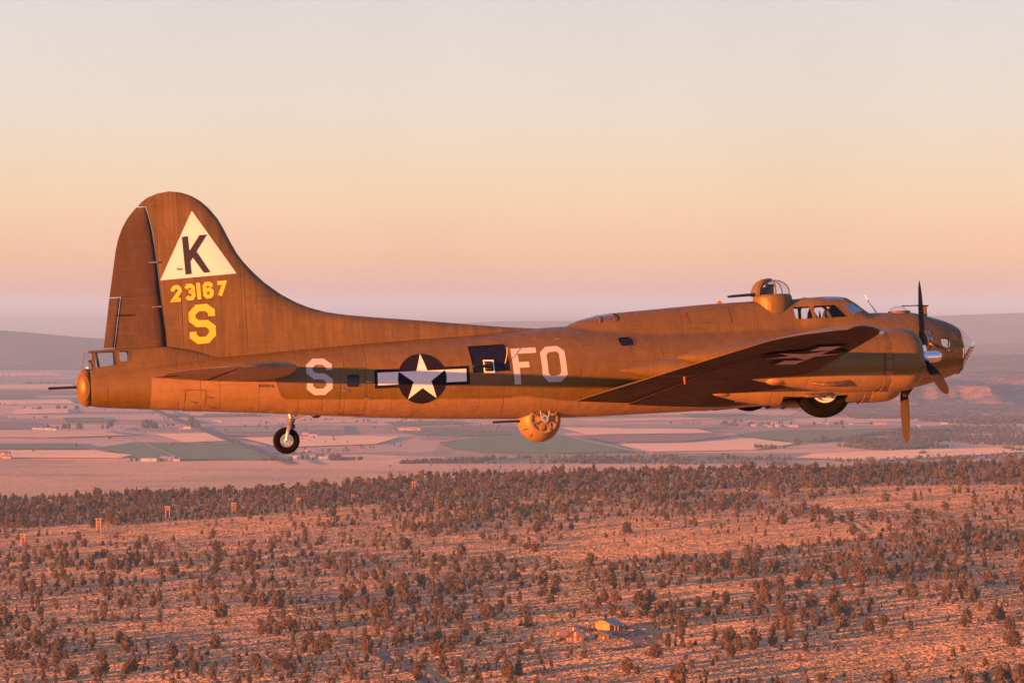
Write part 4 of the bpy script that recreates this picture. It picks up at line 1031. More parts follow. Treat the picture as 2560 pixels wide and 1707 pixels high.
# trailing wire
m = MB(); f_, u_ = P(2005, 1024, 2.8); f2, u2 = P(1977, 1040, 2.8); m.tube([(f_, -2.8, u_), (f2, -2.8, u2)], .006, 4); m.build('drain_wire', M_blk, plane)
f_, u_ = P(1713, 977, 7.0)
h = bvh_w.ray_cast(Vector((f_, -7.0, -6)), Vector((0, 0, 1)))
m = MB(); m.tube([(f_, -7.0, (h[0].z if h[0] else u_) + .02), (f_, -7.0, (h[0].z if h[0] else u_) - .16)], [.03, .012], 8); m.build('red_streamer', plain('red_cloth', (.5, .05, .03), .7), plane)
# ------------------------------------------------------------------ the crew in the cockpit
def seated(x, s, sk, suit, head_col, lbl, lean=0.0):
    f, u = P(x, 786, s)
    root = None
    bm = bmesh.new()
    J = {'pelvis': (-.05, 0, -.42), 'waist': (-.05, 0, -.28), 'chest': (-.01 + lean, 0, -.08), 'neck': (.02 + lean, 0, .10), 'head0': (.05 + lean, 0, .19), 'head1': (.05 + lean, 0, .29),
         'shR': (0 + lean, -.17, .02), 'elR': (.10, -.23, -.22), 'haR': (.36, -.16, -.20), 'shL': (0 + lean, .17, .02), 'elL': (.10, .23, -.22), 'haL': (.36, .16, -.20),
         'hipR': (0, -.11, -.45), 'knR': (.42, -.14, -.36), 'ftR': (.55, -.14, -.78), 'hipL': (0, .11, -.45), 'knL': (.42, .14, -.36), 'ftL': (.55, .14, -.78)}
    R = {'pelvis': .15, 'waist': .14, 'chest': .16, 'neck': .06, 'head0': .085, 'head1': .10, 'shR': .07, 'elR': .05, 'haR': .035, 'shL': .07, 'elL': .05, 'haL': .035, 'hipR': .10, 'knR': .075, 'ftR': .05, 'hipL': .10, 'knL': .075, 'ftL': .05}
    E_ = [('pelvis', 'waist'), ('waist', 'chest'), ('chest', 'neck'), ('neck', 'head0'), ('head0', 'head1'), ('chest', 'shR'), ('shR', 'elR'), ('elR', 'haR'), ('chest', 'shL'), ('shL', 'elL'), ('elL', 'haL'),
          ('pelvis', 'hipR'), ('hipR', 'knR'), ('knR', 'ftR'), ('pelvis', 'hipL'), ('hipL', 'knL'), ('knL', 'ftL')]
    names = list(J); me = bpy.data.meshes.new('person'); me.from_pydata([J[k] for k in names], [(names.index(a), names.index(b)) for a, b in E_], [])
    o = bpy.data.objects.new('person', me); C.objects.link(o)
    md = o.modifiers.new('s', 'SKIN'); sv = me.skin_vertices[0].data
    for i, k in enumerate(names): sv[i].radius = (R[k], R[k]); sv[i].use_root = (k == 'pelvis')
    o.modifiers.new('d', 'SUBSURF').levels = 2
    bpy.context.view_layer.update(); dg = bpy.context.evaluated_depsgraph_get()
    nm = bpy.data.meshes.new_from_object(o.evaluated_get(dg)); o.modifiers.clear(); o.data = nm; nm.materials.clear(); nm.materials.append(suit); nm.materials.append(sk)
    for p in nm.polygons:
        p.use_smooth = True
        if p.center.z > .13 or p.center.x > .30 and p.center.z > -.3: p.material_index = 1
    o.matrix_world = AM @ Matrix.Translation((f, -s, u))
    m = MB(); m.ell((.04 + lean, 0, .265), (.125, .11, .11), 16, 8, 0, 90); cap = m.build('cap', head_col, o)
    for sg in (-1, 1): MB().lathe((.05 + lean, sg * .09, .24), (0, sg, 0), [(0, .05), (.03, .045), (.035, .001)], 12).build('headset', M_blk, o)
    return tag(o, lbl, 'person')
M_skin = plain('skin', (.35, .18, .12), .6); M_suit = plain('flight_suit', (.04, .045, .06), .8); M_suit2 = plain('dark_jacket', (.03, .028, .03), .8)
seated(2066, .28, M_skin, M_suit2, plain('red_cap', (.42, .06, .04), .7), 'pilot in a dark jacket and red cap seated behind the forward cockpit window')
seated(2030, -.25, M_skin, M_suit, M_suit, 'crew member in blue grey seen through the rear cockpit window', -.03)
# ================================================================== FIELDS, ROADS
def field_mat(name, c, c2=None, rows=False):
    T = NT(name); o = T.obj(); n = T.noise(T.scale(o, (.35, 1, 1)), 1 / 60, 4, .6)
    col = T.mix(T.mapr(n, .35, .65), c, c2 or tuple(v * .8 for v in c))
    T.bsdf(col, .95, 0, T.jitter_normal(o, .5, 3.2, 2), .05); return T.m
FG = field_mat('green_crop', (.15, .21, .12), (.12, .175, .10)); FGD = field_mat('dark_crop', (.085, .10, .08)); FT = field_mat('stubble', (.95, .56, .30), (.84, .49, .27))
FTP = field_mat('dry_hay', (.78, .45, .26), (.64, .38, .23)); FM = field_mat('tilled_soil', (.28, .20, .18), (.22, .16, .15)); FGY = field_mat('pale_pasture', (.34, .30, .21), (.28, .25, .18))
FIELDS = [
 (FG, [(-60, 1110), (180, 1109), (215, 1118), (228, 1124), (-60, 1125)]),
 (FG, [(240, 1122), (330, 1107), (560, 1108), (640, 1118), (672, 1130), (684, 1151), (352, 1152), (305, 1135)]),
 (FGY, [(498, 1071), (700, 1068), (860, 1066), (862, 1078), (540, 1082)]), (FM, [(540, 1083), (862, 1079), (862, 1091), (650, 1093), (560, 1090)]),
 (FT, [(388, 1087), (533, 1083), (580, 1104), (457, 1107)]), (FG, [(156, 1045), (258, 1044), (266, 1055), (171, 1057)]),
 (FM, [(-60, 1056), (60, 1057), (110, 1072), (-60, 1075)]), (FT, [(-60, 1127), (230, 1128), (330, 1139), (300, 1147), (-60, 1146)]),
 (FT, [(600, 1096), (870, 1090), (1000, 1094), (940, 1112), (700, 1120)]), (FTP, [(-60, 1079), (250, 1080), (330, 1090), (120, 1096), (-60, 1095)]),
 (FG, [(1001, 1080), (1140, 1076), (1288, 1080), (1290, 1088), (1150, 1092), (1040, 1090)]),
 (FM, [(1010, 1072), (1200, 1066), (1288, 1070), (1288, 1078), (1140, 1075)]),
 (FG, [(1095, 1108), (1200, 1094), (1405, 1089), (1500, 1108), (1582, 1131), (1380, 1136), (1200, 1132), (1130, 1122)]),
 (FT, [(1397, 1070), (1742, 1074), (1786, 1084), (1470, 1088)]), (FM, [(1445, 1090), (1802, 1086), (1830, 1092), (1704, 1106), (1525, 1108)]),
 (FT, [(1545, 1112), (1720, 1109), (1879, 1097), (1990, 1110), (1879, 1127), (1600, 1131)]),
 (FG, [(1840, 1089), (1922, 1077), (2060, 1076), (2227, 1071), (2262, 1078), (2096, 1101), (2031, 1108), (1933, 1101)]),
 (FG, [(2285, 1069), (2390, 1063), (2402, 1069), (2310, 1083)]), (FT, [(2031, 1136), (2300, 1126), (2504, 1121), (2600, 1129), (2423, 1141), (2205, 1153), (1987, 1147)]),
 (FGY, [(1500, 1066), (1760, 1066), (1830, 1072), (1560, 1073)]), (FTP, [(1980, 1048), (2240, 1040), (2380, 1052), (2150, 1058), (2000, 1058)]), (FGY, [(2000, 1030), (2200, 1032), (2240, 1039), (1985, 1044)]),
 (FT, [(40, 1024), (170, 1022), (170, 1034), (30, 1036)]), (FT, [(-60, 1003), (170, 1000), (190, 1010), (-60, 1014)]), (FG, [(-60, 990), (60, 989), (75, 997), (-60, 998)]),
 (FM, [(-60, 975), (180, 976), (190, 988), (40, 990), (-60, 985)]), (FT, [(60, 962), (180, 961), (185, 971), (-60, 973), (-60, 964)]), (FGY, [(-60, 950), (180, 950), (170, 957), (-60, 957)]),
 (FT, [(-60, 934), (120, 931), (160, 938), (-60, 942)]), (FG, [(420, 1036), (640, 1036), (660, 1042), (430, 1044)]), (FTP, [(680, 1044), (900, 1050), (930, 1058), (700, 1060)]),
 (FG, [(960, 1056), (1130, 1052), (1180, 1060), (990, 1066)]), (FTP, [(1420, 1048), (1700, 1044), (1800, 1050), (1500, 1056)]), (FG, [(1700, 1036), (1860, 1034), (1880, 1040), (1720, 1043)]),
]
for i, (mt_, pl) in enumerate(FIELDS):
    w2 = [pxg(x, y) for x, y in pl]
    bm = bmesh.new(); vs_ = [bm.verts.new((x, y, 0)) for x, y in w2]
    for t in tessellate_polygon([[Vector((x, y, 0)) for x, y in w2]]):
        try: bm.faces.new([vs_[k] for k in t])
        except ValueError: pass
    for v in bm.verts: v.co.z = float(gz(v.co.x, v.co.y)) + .9
    me = bpy.data.meshes.new('field'); bm.to_mesh(me); bm.free(); me.materials.append(mt_)
    for v in me.vertices: v.co.z = max(v.co.z, ZV + 2.2 + .15 * (i % 5))
    o = bpy.data.objects.new('field', me); C.objects.link(o); tag(o, kind='structure')
def pxt(px, py):
    z = ZP
    for _ in range(9): x, y = pxg(px, py, z); z = float(gz(x, y))
    return x, y
def road(pts, wd, mat, lift=.35, name='road', z0=ZV, sub=16):
    P_ = [np.array(pxt(x, y)) if z0 == ZP else np.array(pxg(x, y, z0)) for x, y in pts]; L_ = []
    for a, b in zip(P_[:-1], P_[1:]):
        for k in range(sub): L_.append(a + (b - a) * k / sub)
    L_.append(P_[-1]); L_ = np.array(L_)
    if sub > 8:
        for _ in range(3 * sub // 4): L_[1:-1] = (L_[:-2] + L_[2:] + 2 * L_[1:-1]) / 4
    d = np.gradient(L_, axis=0); d /= np.linalg.norm(d, axis=1)[:, None]; nrm = np.stack([-d[:, 1], d[:, 0]], 1); m = MB(); v = []
    for p, q in zip(L_, nrm):
        for k in (-1, -.33, .33, 1):
            x, y = p + q * wd / 2 * k; v.append((x, y, float(gz(x, y)) + lift))
    f = [(i * 4 + k, i * 4 + k + 1, i * 4 + k + 5, i * 4 + k + 4) for i in range(len(L_) - 1) for k in range(3)]
    m.add(v, f); o = m.build(name, mat, None, fix=False); return tag(o, kind='structure')
M_road = scrub('gravel_road', (.11, .09, .09), (.14, .115, .11), 1 / 5, None, .6); M_pale = scrub('pale_track', (.50, .34, .27), (.42, .30, .25), 1 / 9, None, .8)
M_asph = scrub('farm_road', (.13, .11, .12), (.16, .13, .14), 1 / 30, None, 1.0)
road([(378, 1022), (453, 1055), (500, 1072), (560, 1098), (640, 1124), (700, 1150), (735, 1163)], 26, M_asph, 3.4)
road([(1405, 1089), (1480, 1108), (1592, 1132)], 22, M_pale, 3.4); road([(190, 1048), (245, 1060), (320, 1093), (400, 1128), (455, 1150)], 6, M_pale, 3.2, 'path')
road([(2040, 1108), (2120, 1096), (2220, 1083), (2290, 1072)], 26, M_asph, 3.4); road([(2300, 1075), (2296, 1068), (2200, 1064), (2010, 1066)], 12, M_pale, 3.4, 'path')
road([(1990, 1262), (2040, 1278), (2085, 1292), (2128, 1312), (2150, 1330)], 4, M_road, .9, z0=ZP)
road([(1436, 1567), (1490, 1577), (1530, 1582), (1572, 1592), (1596, 1604), (1596, 1615), (1560, 1622), (1500, 1626)], 6, M_road, .8, z0=ZP)
road([(1596, 1604), (1606, 1592), (1596, 1577), (1570, 1568), (1540, 1567)], 5, M_road, .9, 'path', ZP)
road([(968, 1628), (958, 1642), (975, 1655), (1010, 1668), (1040, 1682), (1075, 1712), (1110, 1740)], 6, M_road, .8, z0=ZP)
# ================================================================== TREES
def crown_shape(kind, t):
    if kind == 0: return (1 - t) ** .75 * min(1, (t + .05) / .13)            # cone
    if kind == 1: return math.sin(math.pi * min(1, (t * .93 + .07))) ** .7    # egg
    if kind == 2: return (1 - t ** 2.2) ** .6 * min(1, (t + .05) / .3)        # broad dome
    if kind == 3: return math.sin(math.pi * min(1, t * .88 + .12)) ** .55     # round
    return (1 - t) ** .5 * min(1, (t + .1) / .25)
def crown_arrays(r, H, Wd, n, kind, base=.06, cs=.16, core=7):
    """leaf clumps through the volume of a crown: small five point pyramids pointing out and up"""
    V, Fq = [], []
    lean = (r.normal(0, .03), r.normal(0, .03)); lob = r.uniform(0, 6.28, 3); ph = r.uniform(.75, 1.2, 3)
    def rr(t, a): return Wd / 2 * crown_shape(kind, t) * (1 + .16 * math.sin(2 * a + lob[0]) + .12 * math.sin(3 * a + lob[1] + t * 4)) 
    rows = 5; b = len(V)
    for i in range(rows + 1):
        t = i / rows
        for k in range(core):
            a = 2 * math.pi * k / core; q = rr(min(.98, max(.02, t)), a) * .66; V.append((q * math.cos(a) + lean[0] * t * H, q * math.sin(a) + lean[1] * t * H, H * (base + (1 - base) * (t * .93))))
    for i in range(rows):
        for k in range(core): Fq.append((b + i * core + k, b + i * core + (k + 1) % core, b + (i + 1) * core + (k + 1) % core, b + (i + 1) * core + k))
    for i in range(n):
        t = min(.97, max(.02, r.beta(1.1, 1.5))); a = r.uniform(0, 6.283); q = rr(t, a) * r.uniform(.62, 1.02)
        c = np.array([q * math.cos(a) + lean[0] * t * H, q * math.sin(a) + lean[1] * t * H, H * (base + (1 - base) * t)])
        d = np.array([math.cos(a), math.sin(a), r.uniform(.25, 1.3)]); d /= np.linalg.norm(d)
        e1 = np.cross(d, [0, 0, 1.0]); e1 /= np.linalg.norm(e1) + 1e-9; e2 = np.cross(d, e1); s = cs * Wd * r.uniform(.6, 1.25); b = len(V); tw = r.uniform(0, 1.5)
        for k in range(4):
            g_ = tw + k * math.pi / 2 + r.uniform(-.3, .3); V.append(tuple(c + (e1 * math.cos(g_) + e2 * math.sin(g_)) * s * r.uniform(.5, .95) - d * s * .3))
        V.append(tuple(c + d * s * r.uniform(.8, 1.5)))
        for k in range(4): Fq.append((b + k, b + (k + 1) % 4, b + 4, b + 4))
    return np.array(V), np.array(Fq)
def leaf_mat(name, c, k=.35):
    T = NT(name); oi_ = T.n('ShaderNodeObjectInfo'); o = T.obj(); g_ = T.n('ShaderNodeNewGeometry')
    ri = g_.outputs['Random Per Island']; ro = oi_.outputs['Random']
    pos = g_.outputs['Position']
    tn = T.noise(pos, 1 / 9, 2)
    v = T.math('ADD', T.mapr(ri, 0, 1, 1 - k, 1 + k), T.mapr(tn, .3, .7, -.5, .4))
    cc = T.n('ShaderNodeVectorMath', operation='SCALE'); cc.inputs[0].default_value = c; T.l(v, cc.inputs[3])
    warm = T.mix(T.mapr(T.noise(pos, 1 / 23, 2), .4, .7), cc.outputs[0], T.mix(.5, cc.outputs[0], (c[0] * 1.5, c[1] * 1.0, c[2] * .7)))
    T.bsdf(warm, .8, 0, None, .15); return T.m
M_leaf = leaf_mat('juniper_foliage', (.050, .034, .018)); M_leaf2 = leaf_mat('broadleaf_foliage', (.06, .058, .05)); M_bark = plain('bark', (.11, .08, .06), .9)
def fast_mesh(name, v, f, mats, mi=None):
    # quads with a repeated last corner are triangles
    me = bpy.data.meshes.new(name); fl = [tuple(dict.fromkeys(q)) for q in f.tolist()]; me.from_pydata(v.tolist(), [], fl)
    for m_ in (mats if isinstance(mats, list) else [mats]): me.materials.append(m_)
    if mi is not None: me.polygons.foreach_set('material_index', mi)
    return me
rt_ = np.random.default_rng(11)
def trunk_mesh(H, r0):
    m = MB(); m.tube([(0, 0, -1.2), (0, 0, H * .15), (.05, .03, H * .45), (.02, 0, H * .8)], [r0 * 1.25, r0, r0 * .7, r0 * .2], 7)
    for a in (0.4, 2.6, 4.6): m.tube([(0, 0, H * .12), (math.cos(a) * H * .10, math.sin(a) * H * .10, H * .3), (math.cos(a) * H * .17, math.sin(a) * H * .17, H * .5)], [r0 * .5, r0 * .35, r0 * .1], 5)
    me = bpy.data.meshes.new('trunk'); me.from_pydata(m.v, [], m.f); me.materials.append(M_bark); return me
PROTO = []
KN = ['conical', 'egg-shaped', 'broad domed', 'round', 'narrow pointed']
for k in range(10):
    kind = k % 5; wd = {0: .62, 1: .60, 2: .85, 3: .80, 4: .42}[kind] * rt_.uniform(.92, 1.08)
    v, f = crown_arrays(rt_, 1.0, wd, 130, kind, .07, .17); PROTO.append((kind, wd, fast_mesh('crown', v, f, M_leaf)))
TRUNK = trunk_mesh(1.0, .035)
# where the junipers stand: density drawn from the ground itself (clumps, bands along the low ridges)
def img(X, Y): Z = gz(X, Y); return 1280 + FPX * X / Y, HY - FPX * Z / Y
BAND = [(-200, 1330, 1246), (0, 1322, 1244), (300, 1312, 1236), (600, 1290, 1228), (900, 1262, 1214), (1200, 1252, 1192), (1600, 1226, 1180), (2000, 1222, 1175), (2300, 1215, 1166), (2560, 1212, 1155), (2800, 1212, 1140)]
B2 = [(900, 1475, 1600), (1150, 1440, 1560), (1400, 1415, 1500), (1700, 1392, 1465), (2000, 1362, 1440), (2300, 1330, 1470), (2600, 1300, 1480)]
def density(px, py, X, Y):
    up_ = np.interp(px, [b[0] for b in BAND], [b[2] for b in BAND]); lo = np.interp(px, [b[0] for b in BAND], [b[1] for b in BAND])
    d = np.where((py > up_ - 3) & (py < lo), .72, 0)
    d = np.maximum(d, np.where((px > 1000) & (py > lo) & (py < lo + 40), .38, 0) * (px < 1700))
    n1 = fbm(X / 110, Y / 260, 77, 3) + .5; n2 = fbm(X / 40, Y / 90, 91, 2) + .5
    base = np.clip((n1 - .34) * 1.35, .035, .5) * np.clip((n2 - .22) * 2.2, .12, 1.3)
    b_lo = np.interp(px, [b[0] for b in B2], [b[1] for b in B2]); b_hi = np.interp(px, [b[0] for b in B2], [b[2] for b in B2])
    t = (py - b_lo) / (b_hi - b_lo); base = np.where((px > 950) & (t > 0) & (t < 1), np.maximum(base, .62 * (1 - t * .45) * np.clip(n2 * 1.5, .2, 1.1)), base)
    gap = (px > 950) & (py < b_lo) & (py > b_lo - 70); base = np.where(gap, base * .5, base)
    base = np.where((px < 900) & (py > 1330) & (py < 1385), base * .6, base); base = np.where((px < 1300) & (py > 1385) & (py < 1520), np.maximum(base, .17) * 1.15, base)
    # keep the yard and the drives open
    base = np.where((abs(px - 1480) < 150) & (abs(py - 1590) < 42), 0, base); base = np.where((px > 1350) & (px < 1450) & (py > 1585) & (py < 1605), 0, base)
    base = np.where((px > 1280) & (px < 1560) & (py > 1650), base * .25, base)
    return np.maximum(d, base * 1.15)
pts = []; N0 = 165000
dd = 1250 + (4300 - 1250) * np.sqrt(rt_.uniform(((1250 / 4300) ** 2), 1, N0) ) * 0
Yr = np.sqrt(rt_.uniform(1230 ** 2, 4400 ** 2, N0)); Ar = rt_.uniform(-.27, .25, N0); Xr = Yr * Ar
pxr, pyr = img(Xr, Yr); den = density(pxr, pyr, Xr, Yr); ed = edge_y(Xr, Yr)
keep = (rt_.uniform(0, 1, N0) < den) & (Yr < ed + 60)
Xk, Yk, pxk, pyk = Xr[keep], Yr[keep], pxr[keep], pyr[keep]
# thin out trees standing in one another
cell = {}; sel = []
Hk = np.clip(rt_.lognormal(1.42, .42, len(Xk)), 1.3, 9.5) * np.where(rt_.uniform(0, 1, len(Xk)) < .22, .5, 1.0)
for i in range(len(Xk)):
    c_ = (int(Xk[i] // 3.2), int(Yk[i] // 3.2))
    if any((c_[0] + a, c_[1] + b) in cell for a in (0, 1, -1) for b in (0, 1, -1)) and rt_.uniform() < .85: continue
    cell[c_] = 1; sel.append(i)
sel = np.array(sel); Xk, Yk, Hk, pxk, pyk = Xk[sel], Yk[sel], Hk[sel], pxk[sel], pyk[sel]
inview = (pxk > 5) & (pxk < 2555) & (pyk - Hk * FPX / Yk < 1700) & (pyk < 1712)
size = Hk * FPX / Yk * inview; order = np.argsort(-size)[:298]
ind = np.zeros(len(Xk), bool); ind[order] = True
Zk = gz(Xk, Yk)
print('junipers', len(Xk), 'in view', inview.sum())
# ---- individually built junipers
SZ = ['towering', 'tall', 'mid-sized', 'low']
allx = pxk[order]; ally = pyk[order]
def place_words(x, y, h):
    near_ = None
    LM = [((1420, 1588), 'the red gabled house'), ((1513, 1575), 'the yellow-lit barn'), ((1500, 1592), 'the small dark cabin'), ((1600, 1600), 'the bend of the drive'), ((2060, 1542), 'the lone pale shed'),
          ((1010, 1668), 'the curved gravel road'), ((2085, 1292), 'the dark track'), ((57, 1362), 'the nearest timber power pole')]
    bd = min(LM, key=lambda q: math.hypot(q[0][0] - x, (q[0][1] - y) * 1.6)); ds = math.hypot(bd[0][0] - x, (bd[0][1] - y) * 1.6)
    if ds < 170:
        dx, dy = x - bd[0][0], y - bd[0][1]
        rel = ('just beyond' if dy < -6 else 'just in front of' if dy > 14 else 'beside') if ds < 90 else ('beyond' if dy < 0 else 'in front of')
        if abs(dx) > abs(dy) * 2.5: rel = ('tailward of' if dx < 0 else 'noseward of')
        return rel + ' ' + bd[1]
    cols = ['below the tail gun', 'below the tall fin', 'below the tail wheel', 'below the star roundel', 'below the ball turret', 'below the wing root', 'below the wheels', 'below the cockpit', 'below the nose']
    cx_ = [90, 420, 720, 1000, 1330, 1560, 1850, 2080, 2400]; ci = int(np.argmin([abs(x - q) for q in cx_]))
    rowt = 'at the bottom edge of the picture' if y > 1690 else 'low on the slope' if y > 1640 else 'on the middle slope' if y > 1570 else 'high on the slope' if y > 1480 else 'far up the slope' if y > 1380 else 'on the upper flat'
    return rowt + ' ' + cols[ci]
used = {}
for j, i in enumerate(order):
    x, y, h = Xk[i], Yk[i], Hk[i]; k = int(rt_.integers(0, 10)); kind, wd, me = PROTO[k]
    o = empty('juniper_tree', (x, y, Zk[i] - .1), rt_.uniform(0, 6.28)); o.scale = (h, h, h)
    cr_ = bpy.data.objects.new('crown', me); C.objects.link(cr_); cr_.parent = o
    tr_ = bpy.data.objects.new('trunk', TRUNK); C.objects.link(tr_); tr_.parent = o
    dn = np.sort(np.hypot(pxk - pxk[i], (pyk - pyk[i]) * 1.5))[1]
    comp = 'standing alone' if dn > 34 else 'with a close neighbour' if dn > 15 else 'crowded by others'
    s_ = SZ[0] if h > 8 else SZ[1] if h > 6.4 else SZ[2] if h > 4.6 else SZ[3]
    cands = ['%s %s juniper %s' % (s_, KN[kind], place_words(pxk[i], pyk[i], h)), '%s %s juniper %s %s' % (s_, KN[kind], comp, place_words(pxk[i], pyk[i], h))]
    lb = next((c for c in cands if c not in used), None)
    if lb is None:
        a = used[cands[1]] if cands[1] in used else used[cands[0]]
        rel = ('farther ' if pyk[i] < a[1] else 'nearer ') + ('tailward' if pxk[i] < a[0] else 'noseward') + ' one'
        lb = '%s %s juniper, %s %s' % (s_, KN[kind], rel, place_words(pxk[i], pyk[i], h))
        kk = 0
        for w_x in ('upright', 'leaning', 'dense', 'thin-crowned', 'ragged'):
            if lb in used: lb = '%s %s %s juniper, %s %s' % (w_x, s_, KN[kind], rel, place_words(pxk[i], pyk[i], h))
    used[lb] = (pxk[i], pyk[i]); tag(o, lb[0].lower() + lb[1:], 'tree', 'junipers scattered over the near slope')
# ---- all the rest as one woodland
def scatter_mesh(name, X, Y, Z, H, protos, mat, wmul=1.0):
    VV, FF = [], []; b = 0
    for i in range(len(X)):
        v, f = protos[int(rt_.integers(0, len(protos)))]; a = rt_.uniform(0, 6.28); c, s = math.cos(a), math.sin(a)
        h = H[i]; q = h * wmul * rt_.uniform(.85, 1.2)
        VV.append(np.stack([(v[:, 0] * c - v[:, 1] * s) * q + X[i], (v[:, 0] * s + v[:, 1] * c) * q + Y[i], v[:, 2] * h + Z[i] - .15], 1)); FF.append(f + b); b += len(v)
    V = np.concatenate(VV); F_q = np.concatenate(FF)
    # split into real triangles for the shading
    tri_ = np.concatenate([F_q[:, [0, 1, 2]], F_q[F_q[:, 2] != F_q[:, 3]][:, [0, 2, 3]]])
    return np_mesh(name, V, tri_, mat, smooth=False)
LOW = [crown_arrays(rt_, 1.0, w_q, n_q, k_q, .03, .22, 5) for (w_q, n_q, k_q) in ((.62, 34, 0), (.6, 34, 1), (.8, 36, 2), (.78, 34, 3), (.44, 26, 4), (.6, 30, 0))]
TINY = [crown_arrays(rt_, 1.0, w_q, 12, k_q, .0, .34, 4) for (w_q, k_q) in ((.7, 0), (.75, 1), (.9, 3), (.6, 4))]
r_ = ~ind
tag(scatter_mesh('juniper_woodland', Xk[r_], Yk[r_], Zk[r_], Hk[r_], LOW, M_leaf), 'brown green juniper woodland thinning out across the near slope', 'woodland', kind='stuff')
# sagebrush and bunch grass
N1 = 56000
Ys = 1200 + (3300 - 1200) * rt_.beta(1, 1.6, N1); Xs = Ys * rt_.uniform(-.24, .24, N1); keep = (fbm(Xs / 50, Ys / 100, 45, 3) > -.14) & (Ys < edge_y(Xs, Ys))
Xs, Ys = Xs[keep], Ys[keep]; M_sage = leaf_mat('sagebrush', (.10, .075, .05), .45)
BUSH = [crown_arrays(rt_, 1.0, 1.7, 3, 3, .0, .4, 4) for _ in range(3)]
tag(scatter_mesh('sagebrush', Xs, Ys, gz(Xs, Ys), rt_.uniform(.35, 1.05, len(Xs)), BUSH, M_sage), 'low sagebrush and bunch grass between the junipers', 'sagebrush', kind='stuff')
# woods in the valley: lines of trees along the far side of the grass plain and up the eastern rise
def px_scatter(n, poly_lo, poly_hi, h0, h1, pw=1.0, thresh=-1, seed=5, hill_z=None):
    xs = rt_.uniform(poly_lo[0][0], poly_lo[-1][0], n); t = rt_.uniform(0, 1, n) ** pw
    lo = np.interp(xs, [a for a, b in poly_lo], [b for a, b in poly_lo]); hi = np.interp(xs, [a for a, b in poly_hi], [b for a, b in poly_hi]); ys = lo + (hi - lo) * t
    X, Y = pxg(xs, ys); X, Y = np.array(X), np.array(Y); k = fbm(X / 160, Y / 300, seed, 3) > thresh
    return X[k], Y[k], rt_.uniform(h0, h1, k.sum())
G = [px_scatter(1500, [(1000, 1160), (1250, 1160), (1500, 1160), (1800, 1163), (2100, 1172), (2560, 1172)], [(1000, 1158), (1250, 1145), (1500, 1142), (1800, 1139), (2100, 1152), (2300, 1143), (2560, 1134)], 4, 9, 1, -.13),
     px_scatter(500, [(640, 1230), (1000, 1210), (1400, 1190), (1900, 1176), (2200, 1172)], [(640, 1150), (1000, 1154), (1400, 1162), (1900, 1165), (2200, 1160)], 1.5, 5, 1, .0),
     px_scatter(2600, [(2060, 1112), (2200, 1128), (2350, 1120), (2480, 1122), (2620, 1140)], [(2060, 1108), (2200, 1086), (2330, 1076), (2480, 1052), (2620, 1050)], 5, 10, 1, -.16),
     px_scatter(1500, [(2120, 1048), (2250, 1050), (2400, 1060), (2600, 1066)], [(2120, 1034), (2250, 1030), (2400, 1032), (2600, 1034)], 6, 10, 1, -.1),
     px_scatter(420, [(0, 1140), (700, 1140), (1250, 1100)], [(0, 940), (700, 1040), (1250, 1060)], 4, 9, 1, .03)]
def hedge(x0, y0, x1, y1, step=16, h0=4, h1=9, gap=.25):
    a, b = np.array(pxg(x0, y0)), np.array(pxg(x1, y1)); n = max(2, int(np.linalg.norm(b - a) / step)); t = rt_.uniform(0, 1, n); k = rt_.uniform(0, 1, n) > gap; t = t[k]
    p = a[None] + (b - a)[None] * t[:, None] + rt_.normal(0, 5, (len(t), 2)); return p[:, 0], p[:, 1], rt_.uniform(h0, h1, len(t))
for q in ((0, 1046, 150, 1044), (60, 1024, 110, 1024, 12, 8, 14), (0, 1012, 60, 1011), (95, 1071, 205, 1072, 9, 8, 16), (238, 1072, 262, 1072, 7, 8, 14), (395, 1066, 450, 1063, 14), (330, 1152, 372, 1152, 9, 5, 10), (420, 1151, 455, 1151, 8, 6, 12), (625, 1152, 735, 1151, 12, 5, 11),
          (850, 1130, 880, 1129, 8, 6, 10), (775, 1149, 880, 1149, 14, 4, 8), (1280, 1112, 1420, 1113, 30, 3, 6), (1500, 1133, 1620, 1134, 10, 4, 8), (1660, 1059, 1790, 1060, 22, 6, 10), (1800, 1064, 1990, 1066, 9, 7, 15), (1990, 1109, 2110, 1098, 8, 5, 11), (2110, 1098, 2290, 1072, 7, 5, 11),
          (1895, 1122, 1950, 1122, 7, 7, 12), (2030, 1062, 2100, 1060, 16, 6, 12), (2172, 1061, 2190, 1061, 8, 6, 10), (2300, 1136, 2328, 1135, 5, 8, 12), (2060, 1110, 2330, 1108, 14, 5, 9), (1010, 1050, 1080, 1052, 14), (700, 1056, 860, 1050, 30), (380, 1024, 700, 1150, 40, 4, 9, .3), (560, 1040, 640, 1041, 10, 6, 11), (0, 985, 120, 984, 22), (60, 960, 150, 958, 12, 8, 16), (0, 940, 150, 940, 40, 8, 14)):
    G.append(hedge(*q))
X = np.concatenate([a[0] for a in G]); Y = np.concatenate([a[1] for a in G]); H = np.concatenate([a[2] for a in G])
k = Y > edge_y(X, Y) + 250; X, Y, H = X[k], Y[k], H[k]
Zg = gz(X, Y)
tag(scatter_mesh('valley_woods', X, Y, Zg, H, TINY, M_leaf2, 1.0), 'hazy lines of trees and scrub across the valley floor', 'woodland', kind='stuff')
